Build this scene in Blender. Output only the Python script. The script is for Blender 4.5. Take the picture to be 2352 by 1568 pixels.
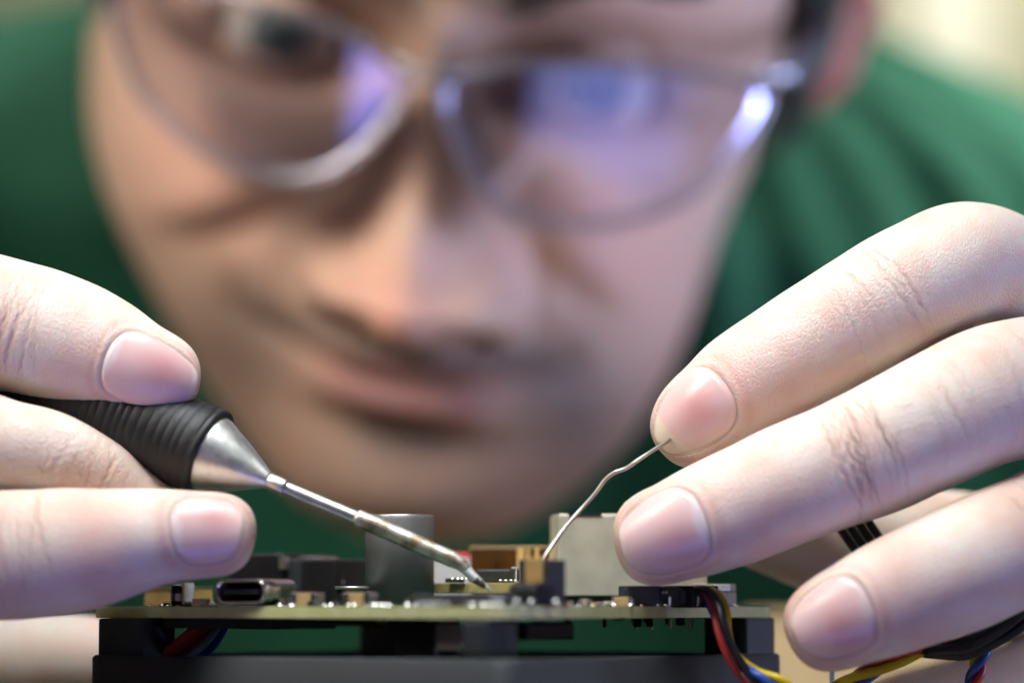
import bpy, bmesh, math, random
import numpy as np
from mathutils import Vector, Matrix
random.seed(7); RNG = np.random.RandomState(11)

# ------------------------------------------------------------------ scene, camera, light
for o in list(bpy.data.objects): bpy.data.objects.remove(o)
scene = bpy.context.scene
COL = scene.collection
MM = 0.001
FP = 125.0/36.0*2352.0            # focal length in reference pixels
PITCH = math.atan(602.0/FP)
CAM = np.array([0.0, -521.0, 0.4])    # millimetres; board top is z = 0
FWD = np.array([0, math.cos(PITCH), math.sin(PITCH)])
UPV = np.array([0, -math.sin(PITCH), math.cos(PITCH)])
RGT = np.array([1.0, 0, 0])
cam = bpy.data.cameras.new('camera'); camo = bpy.data.objects.new('camera', cam); COL.objects.link(camo)
camo.location = Vector(CAM*MM); camo.rotation_euler = (math.pi/2+PITCH, 0, 0)
cam.lens = 125; cam.sensor_width = 36; cam.clip_start = 0.02; cam.clip_end = 60
cam.dof.use_dof = True; cam.dof.focus_distance = 0.521; cam.dof.aperture_fstop = 7.2
scene.camera = camo
scene.view_settings.view_transform = 'Standard'; scene.view_settings.look = 'None'
scene.view_settings.exposure = 0.0; scene.view_settings.gamma = 1.0
scene.render.engine = 'CYCLES'
scene.cycles.use_denoising = True
scene.cycles.use_adaptive_sampling = True; scene.cycles.adaptive_threshold = 0.05
scene.cycles.diffuse_bounces = 2; scene.cycles.glossy_bounces = 3; scene.cycles.transmission_bounces = 3
scene.cycles.max_bounces = 6; scene.cycles.transparent_max_bounces = 12
scene.cycles.sample_clamp_indirect = 4.0
world = bpy.data.worlds.new('World'); scene.world = world; world.use_nodes = True
bg = world.node_tree.nodes['Background']; bg.inputs[0].default_value = (0.75, 0.78, 0.85, 1); bg.inputs[1].default_value = 0.022

def area(name, loc, target, size, power, color, sy=None, spread=180):
    l = bpy.data.lights.new(name, 'AREA'); o = bpy.data.objects.new(name, l); COL.objects.link(o)
    l.energy = power; l.color = color; l.size = size*MM
    l.shape = 'RECTANGLE' if sy else 'DISK'
    if sy: l.size_y = sy*MM
    l.spread = math.radians(spread)
    o.location = Vector(loc)*MM
    o.rotation_euler = (Vector(target)-Vector(loc)).to_track_quat('-Z', 'Y').to_euler()
    return o
area('bench_lamp', (-20, -75, 260), (0, 0, 15), 180, 0.265, (0.94, 0.985, 1.0), spread=66)
area('window_warm', (-330, -100, 350), (-5, 165, 85), 300, 0.42, (1.0, 0.90, 0.77), spread=40)
area('right_lens_violet', (232, -175, 46), (30, 175, 88), 250, 0.0085, (0.52, 0.58, 1.0), 120, spread=50)  # unseen light placed to give the violet reflection in the right lens
area('left_lens_violet', (-112, -200, 104), (-25, 165, 110), 70, 0.005, (0.44, 0.44, 1.0), 110, spread=60)  # unseen light added for the violet patch in the left lens
area('under_blue', (40, -190, -190), (10, 0, 20), 260, 0.40, (0.30, 0.30, 1.0), 120)
area('lilac_face_fill', (430, 85, 60), (60, 170, 55), 220, 0.40, (0.56, 0.62, 1.0), 180, spread=54)  # unseen lilac fill light for the right side of the face
area('room_lamp', (300, 1500, 900), (250, 1950, 150), 500, 10, (1.0, 0.96, 0.80))
area('ceiling_lamp', (330, 300, 560), (190, 420, 170), 160, 0.62, (0.95, 1.0, 0.95), spread=38)
area('left_shoulder_fill', (-300, 330, 560), (-190, 430, 180), 160, 0.22, (1.0, 1.0, 0.90), spread=34)  # added light that brightens the top of the left shoulder

def P(u, v, d):                   # reference pixel and depth -> world millimetres
    return CAM + RGT*((u-1176.0)/FP*d) + UPV*((784.0-v)/FP*d) + FWD*d

# ------------------------------------------------------------------ materials
def nt(m): return m.node_tree.nodes, m.node_tree.links
def setin(n, **kw):
    for k, v in kw.items():
        n.inputs[k.replace('_', ' ')].default_value = v
def pmat(name, col, rough=0.5, metal=0.0, var=0.12, vscale=400, bump=0.0, bscale=3000, rvar=0.0, coat=0.0, col2=None, stretch=None, detail=4, spec=None):
    m = bpy.data.materials.new(name); m.use_nodes = True; N, L = nt(m)
    p = N['Principled BSDF']; p.inputs['Roughness'].default_value = rough; p.inputs['Metallic'].default_value = metal
    if spec is not None: p.inputs['Specular IOR Level'].default_value = spec
    p.inputs['Coat Weight'].default_value = coat
    tc = N.new('ShaderNodeTexCoord'); mp = N.new('ShaderNodeMapping'); L.new(tc.outputs['Object'], mp.inputs[0])
    if stretch: mp.inputs['Scale'].default_value = stretch
    nz = N.new('ShaderNodeTexNoise'); nz.inputs['Scale'].default_value = vscale; nz.inputs['Detail'].default_value = detail
    L.new(mp.outputs[0], nz.inputs['Vector'])
    rp = N.new('ShaderNodeValToRGB'); rp.color_ramp.elements[0].position = 0.3; rp.color_ramp.elements[1].position = 0.7
    c2 = col2 if col2 else tuple(min(1, c*(1+var)) for c in col)
    c1 = col if col2 else tuple(c*(1-var) for c in col)
    rp.color_ramp.elements[0].color = (*c1, 1); rp.color_ramp.elements[1].color = (*c2, 1)
    L.new(nz.outputs['Fac'], rp.inputs[0]); L.new(rp.outputs[0], p.inputs['Base Color'])
    if rvar:
        mr = N.new('ShaderNodeMapRange'); setin(mr, To_Min=max(.02, rough-rvar), To_Max=min(1, rough+rvar))
        L.new(nz.outputs['Fac'], mr.inputs[0]); L.new(mr.outputs[0], p.inputs['Roughness'])
    if bump:
        b = N.new('ShaderNodeTexNoise'); b.inputs['Scale'].default_value = bscale; b.inputs['Detail'].default_value = 3
        L.new(mp.outputs[0], b.inputs['Vector'])
        bp = N.new('ShaderNodeBump'); bp.inputs['Strength'].default_value = 1.0; bp.inputs['Distance'].default_value = bump*MM
        L.new(b.outputs['Fac'], bp.inputs['Height']); L.new(bp.outputs[0], p.inputs['Normal'])
    return m

def attr(N, name):
    a = N.new('ShaderNodeAttribute'); a.attribute_name = name; return a
def mixc(N, L, fac, a, b):
    x = N.new('ShaderNodeMix'); x.data_type = 'RGBA'
    if hasattr(fac, 'is_linked') or hasattr(fac, 'links'): L.new(fac, x.inputs[0])
    else: x.inputs[0].default_value = fac
    for s, i in ((a, 6), (b, 7)):
        if isinstance(s, tuple): x.inputs[i].default_value = (*s, 1)
        else: L.new(s, x.inputs[i])
    return x.outputs[2]
def mathn(N, L, op, a, b=None):
    x = N.new('ShaderNodeMath'); x.operation = op
    for i, s in enumerate((a, b)):
        if s is None: continue
        if isinstance(s, (int, float)): x.inputs[i].default_value = s
        else: L.new(s, x.inputs[i])
    return x.outputs[0]

def skin_material():
    m = bpy.data.materials.new('skin'); m.use_nodes = True; N, L = nt(m); p = N['Principled BSDF']
    tc = N.new('ShaderNodeTexCoord')
    n1 = N.new('ShaderNodeTexNoise'); setin(n1, Scale=190, Detail=5); L.new(tc.outputs['Object'], n1.inputs['Vector'])
    n2 = N.new('ShaderNodeTexNoise'); setin(n2, Scale=900, Detail=3); L.new(tc.outputs['Object'], n2.inputs['Vector'])
    mr = N.new('ShaderNodeMapRange'); setin(mr, From_Min=.40, From_Max=.64); L.new(n1.outputs['Fac'], mr.inputs[0])
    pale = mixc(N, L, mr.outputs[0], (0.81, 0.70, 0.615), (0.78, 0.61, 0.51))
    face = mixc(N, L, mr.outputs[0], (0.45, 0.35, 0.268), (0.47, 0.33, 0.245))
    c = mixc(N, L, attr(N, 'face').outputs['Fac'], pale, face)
    c = mixc(N, L, attr(N, 'red').outputs['Fac'], c, (0.66, 0.25, 0.20))
    c = mixc(N, L, attr(N, 'lip').outputs['Fac'], c, (0.30, 0.11, 0.12))
    sn = N.new('ShaderNodeMapRange'); setin(sn, From_Min=.3, From_Max=.6, To_Min=.75, To_Max=1); L.new(n2.outputs['Fac'], sn.inputs[0])
    st = mathn(N, L, 'MULTIPLY', attr(N, 'stubble').outputs['Fac'], sn.outputs[0])
    c = mixc(N, L, st, c, (0.055, 0.04, 0.032))
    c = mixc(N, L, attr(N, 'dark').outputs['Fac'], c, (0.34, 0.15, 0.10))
    L.new(c, p.inputs['Base Color'])
    setin(p, Roughness=0.42, Subsurface_Weight=0.6, Subsurface_Radius=(1.0, 0.42, 0.24), Subsurface_Scale=0.0006, Specular_IOR_Level=0.42)
    v = N.new('ShaderNodeTexVoronoi'); v.feature = 'DISTANCE_TO_EDGE'; setin(v, Scale=1900, Randomness=1.0)
    mp = N.new('ShaderNodeMapping'); mp.inputs['Rotation'].default_value = (0, .45, 0); mp.inputs['Scale'].default_value = (1.0, 1, 0.62)
    L.new(tc.outputs['Object'], mp.inputs[0]); L.new(mp.outputs[0], v.inputs['Vector'])
    vm = N.new('ShaderNodeMapRange'); setin(vm, From_Min=0, From_Max=.18); L.new(v.outputs['Distance'], vm.inputs[0])
    n3 = N.new('ShaderNodeTexNoise'); setin(n3, Scale=5200, Detail=3); L.new(tc.outputs['Object'], n3.inputs['Vector'])
    h = mathn(N, L, 'ADD', mathn(N, L, 'MULTIPLY', vm.outputs[0], .45), mathn(N, L, 'MULTIPLY', n3.outputs['Fac'], .8))
    bp = N.new('ShaderNodeBump'); setin(bp, Strength=1.0, Distance=0.00012); L.new(h, bp.inputs['Height']); L.new(bp.outputs[0], p.inputs['Normal'])
    rr = N.new('ShaderNodeMapRange'); setin(rr, To_Min=.32, To_Max=.55); L.new(n2.outputs['Fac'], rr.inputs[0]); L.new(rr.outputs[0], p.inputs['Roughness'])
    return m

def nail_material():
    m = bpy.data.materials.new('nail'); m.use_nodes = True; N, L = nt(m); p = N['Principled BSDF']
    tc = N.new('ShaderNodeTexCoord')
    n1 = N.new('ShaderNodeTexNoise'); setin(n1, Scale=350, Detail=3); L.new(tc.outputs['Object'], n1.inputs['Vector'])
    c = mixc(N, L, n1.outputs['Fac'], (0.73, 0.48, 0.455), (0.76, 0.55, 0.52))
    c = mixc(N, L, attr(N, 'bed').outputs['Fac'], c, (0.64, 0.30, 0.29))
    c = mixc(N, L, attr(N, 'lunula').outputs['Fac'], c, (0.78, 0.68, 0.66))
    c = mixc(N, L, attr(N, 'free').outputs['Fac'], c, (0.76, 0.62, 0.50))
    L.new(c, p.inputs['Base Color'])
    setin(p, Roughness=0.30, Subsurface_Weight=0.5, Subsurface_Radius=(1, .5, .4), Subsurface_Scale=0.0004, Specular_IOR_Level=0.55, Coat_Weight=0.15, Coat_Roughness=0.2)
    rg = attr(N, 'ridge'); n3 = N.new('ShaderNodeTexNoise'); setin(n3, Scale=1.0, Detail=3)
    cx = N.new('ShaderNodeCombineXYZ'); L.new(mathn(N, L, 'MULTIPLY', rg.outputs['Fac'], 26.0), cx.inputs[0]); L.new(cx.outputs[0], n3.inputs['Vector'])
    bp = N.new('ShaderNodeBump'); setin(bp, Strength=0.5, Distance=0.00006); L.new(n3.outputs['Fac'], bp.inputs['Height']); L.new(bp.outputs[0], p.inputs['Normal'])
    return m

M = {}
M['skin'] = skin_material(); M['nail'] = nail_material()
M['rubber'] = pmat('rubber', (0.0055, 0.0055, 0.007), .55, 0, .3, 600, .02, 4000, .1)
M['steel'] = pmat('steel', (0.64, 0.63, 0.60), .38, 1, .08, 500, .006, 9000, .06)
M['brushed'] = pmat('brushed_steel', (0.72, 0.71, 0.68), .44, 1, .10, 900, .008, 2500, .08)
M['worn'] = pmat('worn_steel', (0.60, 0.58, 0.53), .48, .9, .1, 420, .02, 2600, .12, col2=(0.27, 0.21, 0.14), detail=7)
_r = [n for n in M['worn'].node_tree.nodes if n.type == 'VALTORGB'][0].color_ramp; _r.elements[0].position = .44; _r.elements[1].position = .60
M['tin'] = pmat('tinned_tip', (0.72, 0.74, 0.76), .45, .7, .1, 900, .03, 3000, .1)
M['burnt'] = pmat('burnt_flux', (0.02, 0.016, 0.012), .35, 0, .5, 1500, .05, 4000, .15, col2=(.09, .075, .06))
M['wire_alloy'] = pmat('solder_wire_alloy', (0.38, 0.345, 0.315), .36, 1, .12, 600, .006, 5000)
M['solder'] = pmat('solder', (0.78, 0.76, 0.72), .25, 1, .08, 600, .004, 5000)
M['pcb_edge'] = pmat('board_edge', (0.46, 0.48, 0.19), .55, 0, .10, 500, .02, 2500, col2=(.56, .55, .27))
M['module_edge'] = pmat('module_edge', (0.26, 0.22, 0.075), .5, 0, .2, 300, .02, 2500, col2=(.36, .30, .12))
M['pcb_top'] = pmat('solder_mask', (0.012, 0.045, 0.022), .32, 0, .2, 300)
M['black'] = pmat('black_plastic', (0.014, 0.014, 0.016), .5, 0, .25, 300, .02, 2500, .1)
M['case'] = pmat('case_plastic', (0.018, 0.022, 0.026), .62, 0, .12, 400, .03, 2600, .08)
M['greyplastic'] = pmat('grey_plastic', (0.032, 0.032, 0.037), .5, 0, .2, 300, .02, 2500)
M['darkmetal'] = pmat('dark_metal', (0.020, 0.018, 0.021), .42, .3, .2, 300, .01, 2500, .1)
M['gunmetal'] = pmat('anodised_can', (0.20, 0.195, 0.195), .58, .45, .10, 260, .006, 4000, .07)
M['nickel'] = pmat('nickel_shell', (0.68, 0.63, 0.52), .42, .55, .10, 220, .012, 900, .08)
M['shell'] = pmat('connector_shell', (0.72, 0.69, 0.63), .25, 1, .08, 400, .006, 2500)
M['pin'] = pmat('tinned_pin', (0.85, 0.86, 0.86), .38, .55, .05, 500)
M['gold'] = pmat('gold', (0.80, 0.52, 0.19), .4, .35, .12, 500)
M['tan'] = pmat('tan_ceramic', (0.50, 0.335, 0.15), .45, 0, .15, 500)
M['amber'] = pmat('amber_film', (0.06, 0.022, 0.003), .3, 0, .4, 260, 0, 1, .1)
M['chip'] = pmat('chip_epoxy', (0.018, 0.02, 0.02), .45, 0, .25, 500, .02, 5000)
M['white'] = pmat('white_plastic', (0.42, 0.42, 0.43), .45, 0, .06, 200)
M['redp'] = pmat('red_plastic', (0.55, 0.03, 0.03), .4, 0, .1, 300)
M['cream'] = pmat('cream_plastic', (0.40, 0.33, 0.29), .6, 0, .08, 300)
M['w_red'] = pmat('red_insulation', (0.50, 0.045, 0.045), .38, 0, .1, 300, .01, 3000)
M['w_yel'] = pmat('yellow_insulation', (0.62, 0.46, 0.01), .38, 0, .1, 300, .01, 3000)
M['w_blu'] = pmat('blue_insulation', (0.03, 0.08, 0.42), .36, 0, .15, 300, .01, 3000)
M['w_lbl'] = pmat('pale_insulation', (0.30, 0.42, 0.50), .4, 0, .1, 300)
M['w_blk'] = pmat('black_insulation', (0.012, 0.013, 0.016), .33, 0, .2, 300, .02, 1500)
M['hair'] = pmat('dark_hair', (0.012, 0.009, 0.007), .5, 0, .4, 900, .2, 1200)
M['finehair'] = pmat('fine_hair', (0.16, 0.10, 0.055), .45, 0, .2, 900)
M['shirt'] = pmat('green_cotton', (0.003, 0.088, 0.043), .85, 0, .15, 120, .3, 900)
M['wall'] = pmat('wall_paint', (0.50, 0.49, 0.36), .9, 0, .10, 3)
M['cabinet'] = pmat('cabinet_paint', (0.84, 0.83, 0.76), .6, 0, .04, 3)
M['desk'] = pmat('desk_laminate', (0.20, 0.16, 0.12), .55, 0, .15, 12)
M['carton'] = pmat('cardboard', (0.46, 0.36, 0.21), .85, 0, .1, 30)

# ------------------------------------------------------------------ mesh helpers (all in millimetres)
def empty(name, loc, label, cat, group=None):
    o = bpy.data.objects.new(name, None); COL.objects.link(o); o.location = Vector(loc)*MM
    o.empty_display_size = .01
    o['label'] = label; o['category'] = cat
    if group: o['group'] = group
    return o
def wloc(o):
    v = Vector((0, 0, 0))
    while o is not None: v += o.location; o = o.parent
    return v
def obj(name, V, F, mat, parent=None, smooth=True, attrs=None, label=None, origin=None):
    V = np.asarray(V, dtype=float)
    c = (V.max(0)+V.min(0))/2 if origin is None else np.asarray(origin, float)
    me = bpy.data.meshes.new(name)
    me.from_pydata(((V-c)*MM).tolist(), [], [tuple(int(i) for i in f) for f in F] if not isinstance(F, list) else F)
    if smooth: me.polygons.foreach_set('use_smooth', [True]*len(me.polygons))
    if attrs:
        for k, a in attrs.items():
            at = me.attributes.new(k, 'FLOAT', 'POINT'); at.data.foreach_set('value', np.asarray(a, dtype=np.float32).ravel())
    if isinstance(mat, (list, tuple)):
        for m in mat: me.materials.append(M[m])
    else: me.materials.append(M[mat])
    me.update()
    o = bpy.data.objects.new(name, me); COL.objects.link(o)
    o.location = Vector(c*MM)
    if parent is not None:
        o.location = Vector(c*MM)-wloc(parent); o.parent = parent
    if label: o['label'] = label
    return o
def norm(v): v = np.asarray(v, float); return v/np.linalg.norm(v)
def catmull(Pts, n):
    Pts = np.asarray(Pts, float); L = np.r_[0, np.cumsum(np.linalg.norm(np.diff(Pts[:, :3], axis=0), axis=1))]
    t = np.linspace(0, L[-1], n) if np.isscalar(n) else n
    m = np.zeros_like(Pts)
    m[1:-1] = (Pts[2:]-Pts[:-2])/(L[2:]-L[:-2])[:, None]
    m[0] = (Pts[1]-Pts[0])/(L[1]-L[0]); m[-1] = (Pts[-1]-Pts[-2])/(L[-1]-L[-2])
    i = np.clip(np.searchsorted(L, t, side='right')-1, 0, len(L)-2)
    h = (L[i+1]-L[i]); x = ((t-L[i])/h)[:, None]; h = h[:, None]
    return (2*x**3-3*x**2+1)*Pts[i]+(x**3-2*x**2+x)*h*m[i]+(-2*x**3+3*x**2)*Pts[i+1]+(x**3-x**2)*h*m[i+1]
def gridfaces(nr, nc, wrap=True):
    r = np.arange(nr-1)[:, None]; c = np.arange(nc if wrap else nc-1)[None, :]
    a = r*nc+c; b = r*nc+(c+1) % nc
    return np.stack([a, b, b+nc, a+nc], -1).reshape(-1, 4).tolist()
def frames(C):
    T = np.gradient(C, axis=0); T /= np.linalg.norm(T, axis=1)[:, None]
    n = np.cross(T[0], [0, 0, 1.]);
    if np.linalg.norm(n) < .1: n = np.cross(T[0], [0, 1., 0])
    n = norm(n); A = [n]
    for i in range(1, len(C)):
        n = n-T[i]*np.dot(n, T[i]); n = norm(n); A.append(n)
    A = np.array(A); return T, A, np.cross(T, A)
def tube(C, r, n=12, caps=True):
    C = np.asarray(C, float); r = np.broadcast_to(np.asarray(r, float), (len(C),))
    T, A, B = frames(C); th = np.linspace(0, 2*np.pi, n, endpoint=False)
    V = C[:, None]+r[:, None, None]*(np.cos(th)[None, :, None]*A[:, None]+np.sin(th)[None, :, None]*B[:, None])
    F = gridfaces(len(C), n); V = V.reshape(-1, 3)
    if caps: F = F+[tuple(range(n-1, -1, -1)), tuple(range(len(V)-n, len(V)))]
    return V, F
def lathe(prof, o, axis, n=48):           # prof: (distance along axis, radius)
    o = np.asarray(o, float); axis = norm(axis)
    a = norm(np.cross(axis, [0.3, 0.2, 1.])); b = np.cross(axis, a); th = np.linspace(0, 2*np.pi, n, endpoint=False)
    pr = np.asarray(prof, float)
    V = o+pr[:, 0][:, None, None]*axis+np.maximum(pr[:, 1], 1e-3)[:, None, None]*(np.cos(th)[None, :, None]*a+np.sin(th)[None, :, None]*b)
    F = gridfaces(len(pr), n); V = V.reshape(-1, 3)
    return V, F+[tuple(range(n-1, -1, -1)), tuple(range(len(V)-n, len(V)))]
def bbox(c, size, ax=None, bev=0.2, seg=2):
    bm = bmesh.new(); bmesh.ops.create_cube(bm, size=1.0)
    for v in bm.verts: v.co = Vector((v.co.x*size[0], v.co.y*size[1], v.co.z*size[2]))
    if bev > 0:
        bev = min(bev, min(size)*.45)
        bmesh.ops.bevel(bm, geom=bm.edges[:], offset=bev, segments=seg, profile=.6, affect='EDGES')
    V = np.array([v.co[:] for v in bm.verts]); bm.verts.index_update()
    F = [tuple(v.index for v in f.verts) for f in bm.faces]; bm.free()
    ax = np.eye(3) if ax is None else np.asarray(ax)
    return V@ax+np.asarray(c, float), F
def prism(poly, o, ex, ey, ez, depth, bev=0.0):   # polygon in the ex/ey plane pushed along ez
    bm = bmesh.new(); vs = [bm.verts.new(Vector((p[0], p[1], 0))) for p in poly]; f = bm.faces.new(vs)
    r = bmesh.ops.extrude_face_region(bm, geom=[f])
    for v in r['geom']:
        if isinstance(v, bmesh.types.BMVert): v.co.z = depth
    if bev: bmesh.ops.bevel(bm, geom=bm.edges[:], offset=bev, segments=2, profile=.6, affect='EDGES')
    bmesh.ops.recalc_face_normals(bm, faces=bm.faces[:])
    V = np.array([v.co[:] for v in bm.verts]); bm.verts.index_update(); F = [tuple(v.index for v in g.verts) for g in bm.faces]; bm.free()
    return V@np.stack([ex, ey, ez])+np.asarray(o, float), F
def join(parts):
    Vs, Fs, n = [], [], 0
    for V, F in parts:
        Vs.append(V); Fs += [tuple(i+n for i in f) for f in F]; n += len(V)
    return np.vstack(Vs), Fs
def remesh(V, F, voxel, smooth=4):
    me = bpy.data.meshes.new('t'); me.from_pydata(V.tolist(), [], F); ob = bpy.data.objects.new('t', me); COL.objects.link(ob)
    md = ob.modifiers.new('r', 'REMESH'); md.mode = 'VOXEL'; md.voxel_size = voxel
    if smooth:
        sm = ob.modifiers.new('s', 'SMOOTH'); sm.iterations = smooth; sm.factor = .6
    dg = bpy.context.evaluated_depsgraph_get(); ev = ob.evaluated_get(dg); m2 = ev.to_mesh()
    n = len(m2.vertices); A = np.empty(n*3); m2.vertices.foreach_get('co', A)
    Fq = [tuple(p.vertices) for p in m2.polygons]; ev.to_mesh_clear()
    bpy.data.objects.remove(ob); bpy.data.meshes.remove(me)
    return A.reshape(-1, 3), Fq
def snoise(A, B, seed, octs=4, f=1.0):
    r = np.random.RandomState(seed); out = 0
    for k in range(octs):
        for j in range(3):
            an = r.rand()*6.28; w = f*(1.7**k)
            out = out+np.sin((A*math.cos(an)+B*math.sin(an))*w+r.rand()*6.28)/(1.6**k)
    return out/5.0
def sstep(x, a, b): t = np.clip((x-a)/(b-a), 0, 1); return t*t*(3-2*t)

# ------------------------------------------------------------------ the person
person = empty('person', P(1005, 1386, 720), 'man in green shirt leaning over the circuit board with iron and solder wire in hand', 'person')
BODY = dict(V=[], F=[], n=0, A={k: [] for k in ('face', 'red', 'lip', 'stubble', 'dark')})
def body_add(V, F, **at):
    V = np.asarray(V).reshape(-1, 3); BODY['V'].append(V); n = BODY['n']
    BODY['F'] += [tuple(i+n for i in f) for f in F]; BODY['n'] += len(V)
    for k in BODY['A']:
        a = at.get(k, 0.0); BODY['A'][k].append(np.broadcast_to(np.asarray(a, float).ravel(), (len(V),)) if np.ndim(a) else np.full(len(V), float(a)))

NAILN = []
def finger(st, tip, pw=2.3, nail=None, creases=(), kc=0.95, step=0.19, seed=0, reds=(), nth=210, hairs=None, face=0.0):
    """st: (u, v, depth, radius in px) along the finger, tip: (u, v, depth); nail: dict; creases: (station, count, spread, depth)"""
    Q = np.array([np.r_[P(u, v, d), r*d/FP] for u, v, d, r in st]); tp = P(*tip)
    Ls = np.r_[0, np.cumsum(np.linalg.norm(np.diff(Q[:, :3], axis=0), axis=1))]
    s0 = np.arange(0, Ls[-1], step); C0 = catmull(Q, np.r_[s0, Ls[-1]])
    cap = np.linalg.norm(tp-Q[-1, :3]); n2 = max(24, int(cap/step*1.3))
    tau = np.sin(np.linspace(0, np.pi/2, n2+1)[1:]); tau[-1] = .9995
    t0 = norm(C0[-1, :3]-C0[-2, :3]); d1 = norm(tp-Q[-1, :3])
    Cc = Q[-1, :3]+cap*(tau[:, None]*((1-tau[:, None])*t0+tau[:, None]*d1)/np.linalg.norm((1-tau[:, None])*t0+tau[:, None]*d1, axis=1)[:, None])
    rc = Q[-1, 3]*(1-tau**pw)**(1/pw)
    slope = (C0[-1, 3]-C0[-12, 3])/(11*step)
    rc = np.maximum(rc+slope*cap*tau*(1-tau)**2, .02)
    C = np.vstack([C0[:, :3], Cc]); R = np.r_[C0[:, 3], rc]
    S = np.r_[0, np.cumsum(np.linalg.norm(np.diff(C, axis=0), axis=1))]
    T = np.gradient(C, axis=0); T /= np.linalg.norm(T, axis=1)[:, None]
    k = np.ones(9)/9
    for j in range(3):
        T[:, j] = np.convolve(np.pad(T[:, j], 4, mode='edge'), k, 'valid')
    T /= np.linalg.norm(T, axis=1)[:, None]
    W = CAM-C; W /= np.linalg.norm(W, axis=1)[:, None]
    Vc = W-T*(W*T).sum(1)[:, None]; Vc /= np.linalg.norm(Vc, axis=1)[:, None]
    Up = np.cross(Vc, T); Up *= np.sign((Up*UPV).sum(1))[:, None]
    th = np.linspace(0, 2*np.pi, nth, endpoint=False)
    SS, TH = np.meshgrid(S, th, indexing='ij'); RR = R[:, None]*np.ones_like(TH)
    D = np.zeros_like(TH); red = np.zeros_like(TH); dark = np.zeros_like(TH)
    rr = np.random.RandomState(seed+100)
    D += 0.16*snoise(SS*.35, np.sin(TH)*3+np.cos(TH)*2, seed, 3)*np.minimum(1, RR/4)
    red += .05+.20*snoise(SS*.25, np.sin(TH)*2.5, seed+5, 3)
    tipf = sstep(SS, S[-1]-14, S[-1]-2); red += .14*tipf*(np.sin(TH-(nail['th'] if nail else 1.57)) < 2)
    for (q, amt, wid) in reds:
        sq = Ls[0]+q*Ls[-1]; red += amt*np.exp(-((SS-sq)/wid)**2)*(.6+.4*np.sin(TH))
    thd = nail['th'] if nail else np.pi/2
    for (q, cnt, spread, dep) in creases:
        sq = q*Ls[-1]
        for i in range(cnt):
            sc = sq+spread*(2*rr.rand()-1); thc = thd+rr.uniform(-.5, .45); hw = rr.uniform(.3, 1.05)
            ph, am = rr.rand()*6.28, rr.uniform(.2, .8)
            line = sc+am*np.sin((TH-thc)*rr.uniform(1.2, 3)+ph)+rr.uniform(-1.2, 1.2)*(TH-thc)+.12*np.sin(TH*23+ph)
            dth = (TH-thc+np.pi) % (2*np.pi)-np.pi
            win = np.exp(-(dth/hw)**4); w = rr.uniform(.13, .24); a = dep*rr.uniform(.4, 1.0)*.9
            g = np.exp(-((SS-line)/w)**2)*win
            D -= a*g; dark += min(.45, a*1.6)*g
            D += a*.12*np.exp(-((SS-line-w*2.6)/(w*2))**2)*win
    info = None
    if nail:
        sN = S[-1]-nail['off']-nail['hl']; hl = nail['hl']; ht = nail['ht']; tN = nail['th']
        dth = (TH-tN+np.pi) % (2*np.pi)-np.pi
        a = (SS-sN)/hl; b = dth/ht
        pe = np.where(a < 0, 2.5, 3.2)
        rho = (np.abs(a)**pe+np.abs(b)**pe)**(1/pe)
        s3 = np.array([sN-hl, sN, sN+hl]); r3 = np.interp(s3, S, R)
        r3[2] = r3[2]+nail.get('lift', .5); r3[1] = max(r3[1], .52*(r3[0]+r3[2]))
        poly = np.polyfit(s3, r3, 2)
        rn = np.polyval(poly, SS)
        ins = sstep(-rho, -1.03, -.90)
        D = D*(1-ins)+np.minimum(D, rn-RR-.25)*ins
        prox = sstep(-a, -.75, .2)
        ang = np.abs(b)
        fold = np.exp(-((rho-1.13)/.085)**2)*np.maximum(prox, .8*sstep(-a, -.85, -.3))
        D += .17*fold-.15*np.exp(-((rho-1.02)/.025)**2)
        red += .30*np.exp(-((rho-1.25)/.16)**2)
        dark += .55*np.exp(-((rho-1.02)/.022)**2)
        info = (S, C, Up, Vc, R, sN, hl, tN, ht, poly)
    RAD = RR+D
    V = C[:, None]+RAD[..., None]*(np.cos(TH)[..., None]*Up[:, None]+kc*np.sin(TH)[..., None]*Vc[:, None])
    F = gridfaces(len(S), nth); n = len(S)*nth
    F.append(tuple(range(n-nth, n)))
    # make normals point outward
    fl = np.dot(np.cross(V[5, 1]-V[5, 0], V[6, 0]-V[5, 0]), V[5, 0]-C[5]) < 0
    if fl: F = [tuple(reversed(f)) for f in F]
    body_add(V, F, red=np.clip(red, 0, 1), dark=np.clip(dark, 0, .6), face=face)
    def surf(s, t, h=0.0):
        c, u, v = [np.stack([np.interp(s, S, Q_[:, j]) for j in range(3)], -1) for Q_ in (C, Up, Vc)]; r = np.interp(s, S, R)+h
        return c+np.asarray(r)[..., None]*(np.cos(t)[..., None]*u+kc*np.sin(t)[..., None]*v)
    if nail:
        na, nb = 44, 44
        g = np.linspace(-1, 1, na); X, Y = np.meshgrid(g, g, indexing='ij')
        # square -> rounded nail outline
        pe = np.where(X < 0, 2.5, 3.2)
        m = np.maximum(np.abs(X), np.abs(Y)); q = (np.abs(X)**pe+np.abs(Y)**pe)**(1/pe); sc = np.where(q > 1e-6, m/np.maximum(q, 1e-6), 1)
        a, b = X*sc, Y*sc
        rho = m
        s = sN+hl*a; t = tN+ht*b
        h = np.polyval(poly, s)-np.interp(s, S, R)
        edge = sstep(rho, .90, 1.0)
        tipw = sstep(a, .55, .95)
        h = h+.14-.30*edge*(1-tipw)-.12*edge*tipw+.10*(1-b**2)
        V1 = surf(s, t, h); V2 = surf(s, t, h-.45)
        F1 = gridfaces(na, nb, False)
        V1 = V1.reshape(-1, 3); V2 = V2.reshape(-1, 3); nn = len(V1)
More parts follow.
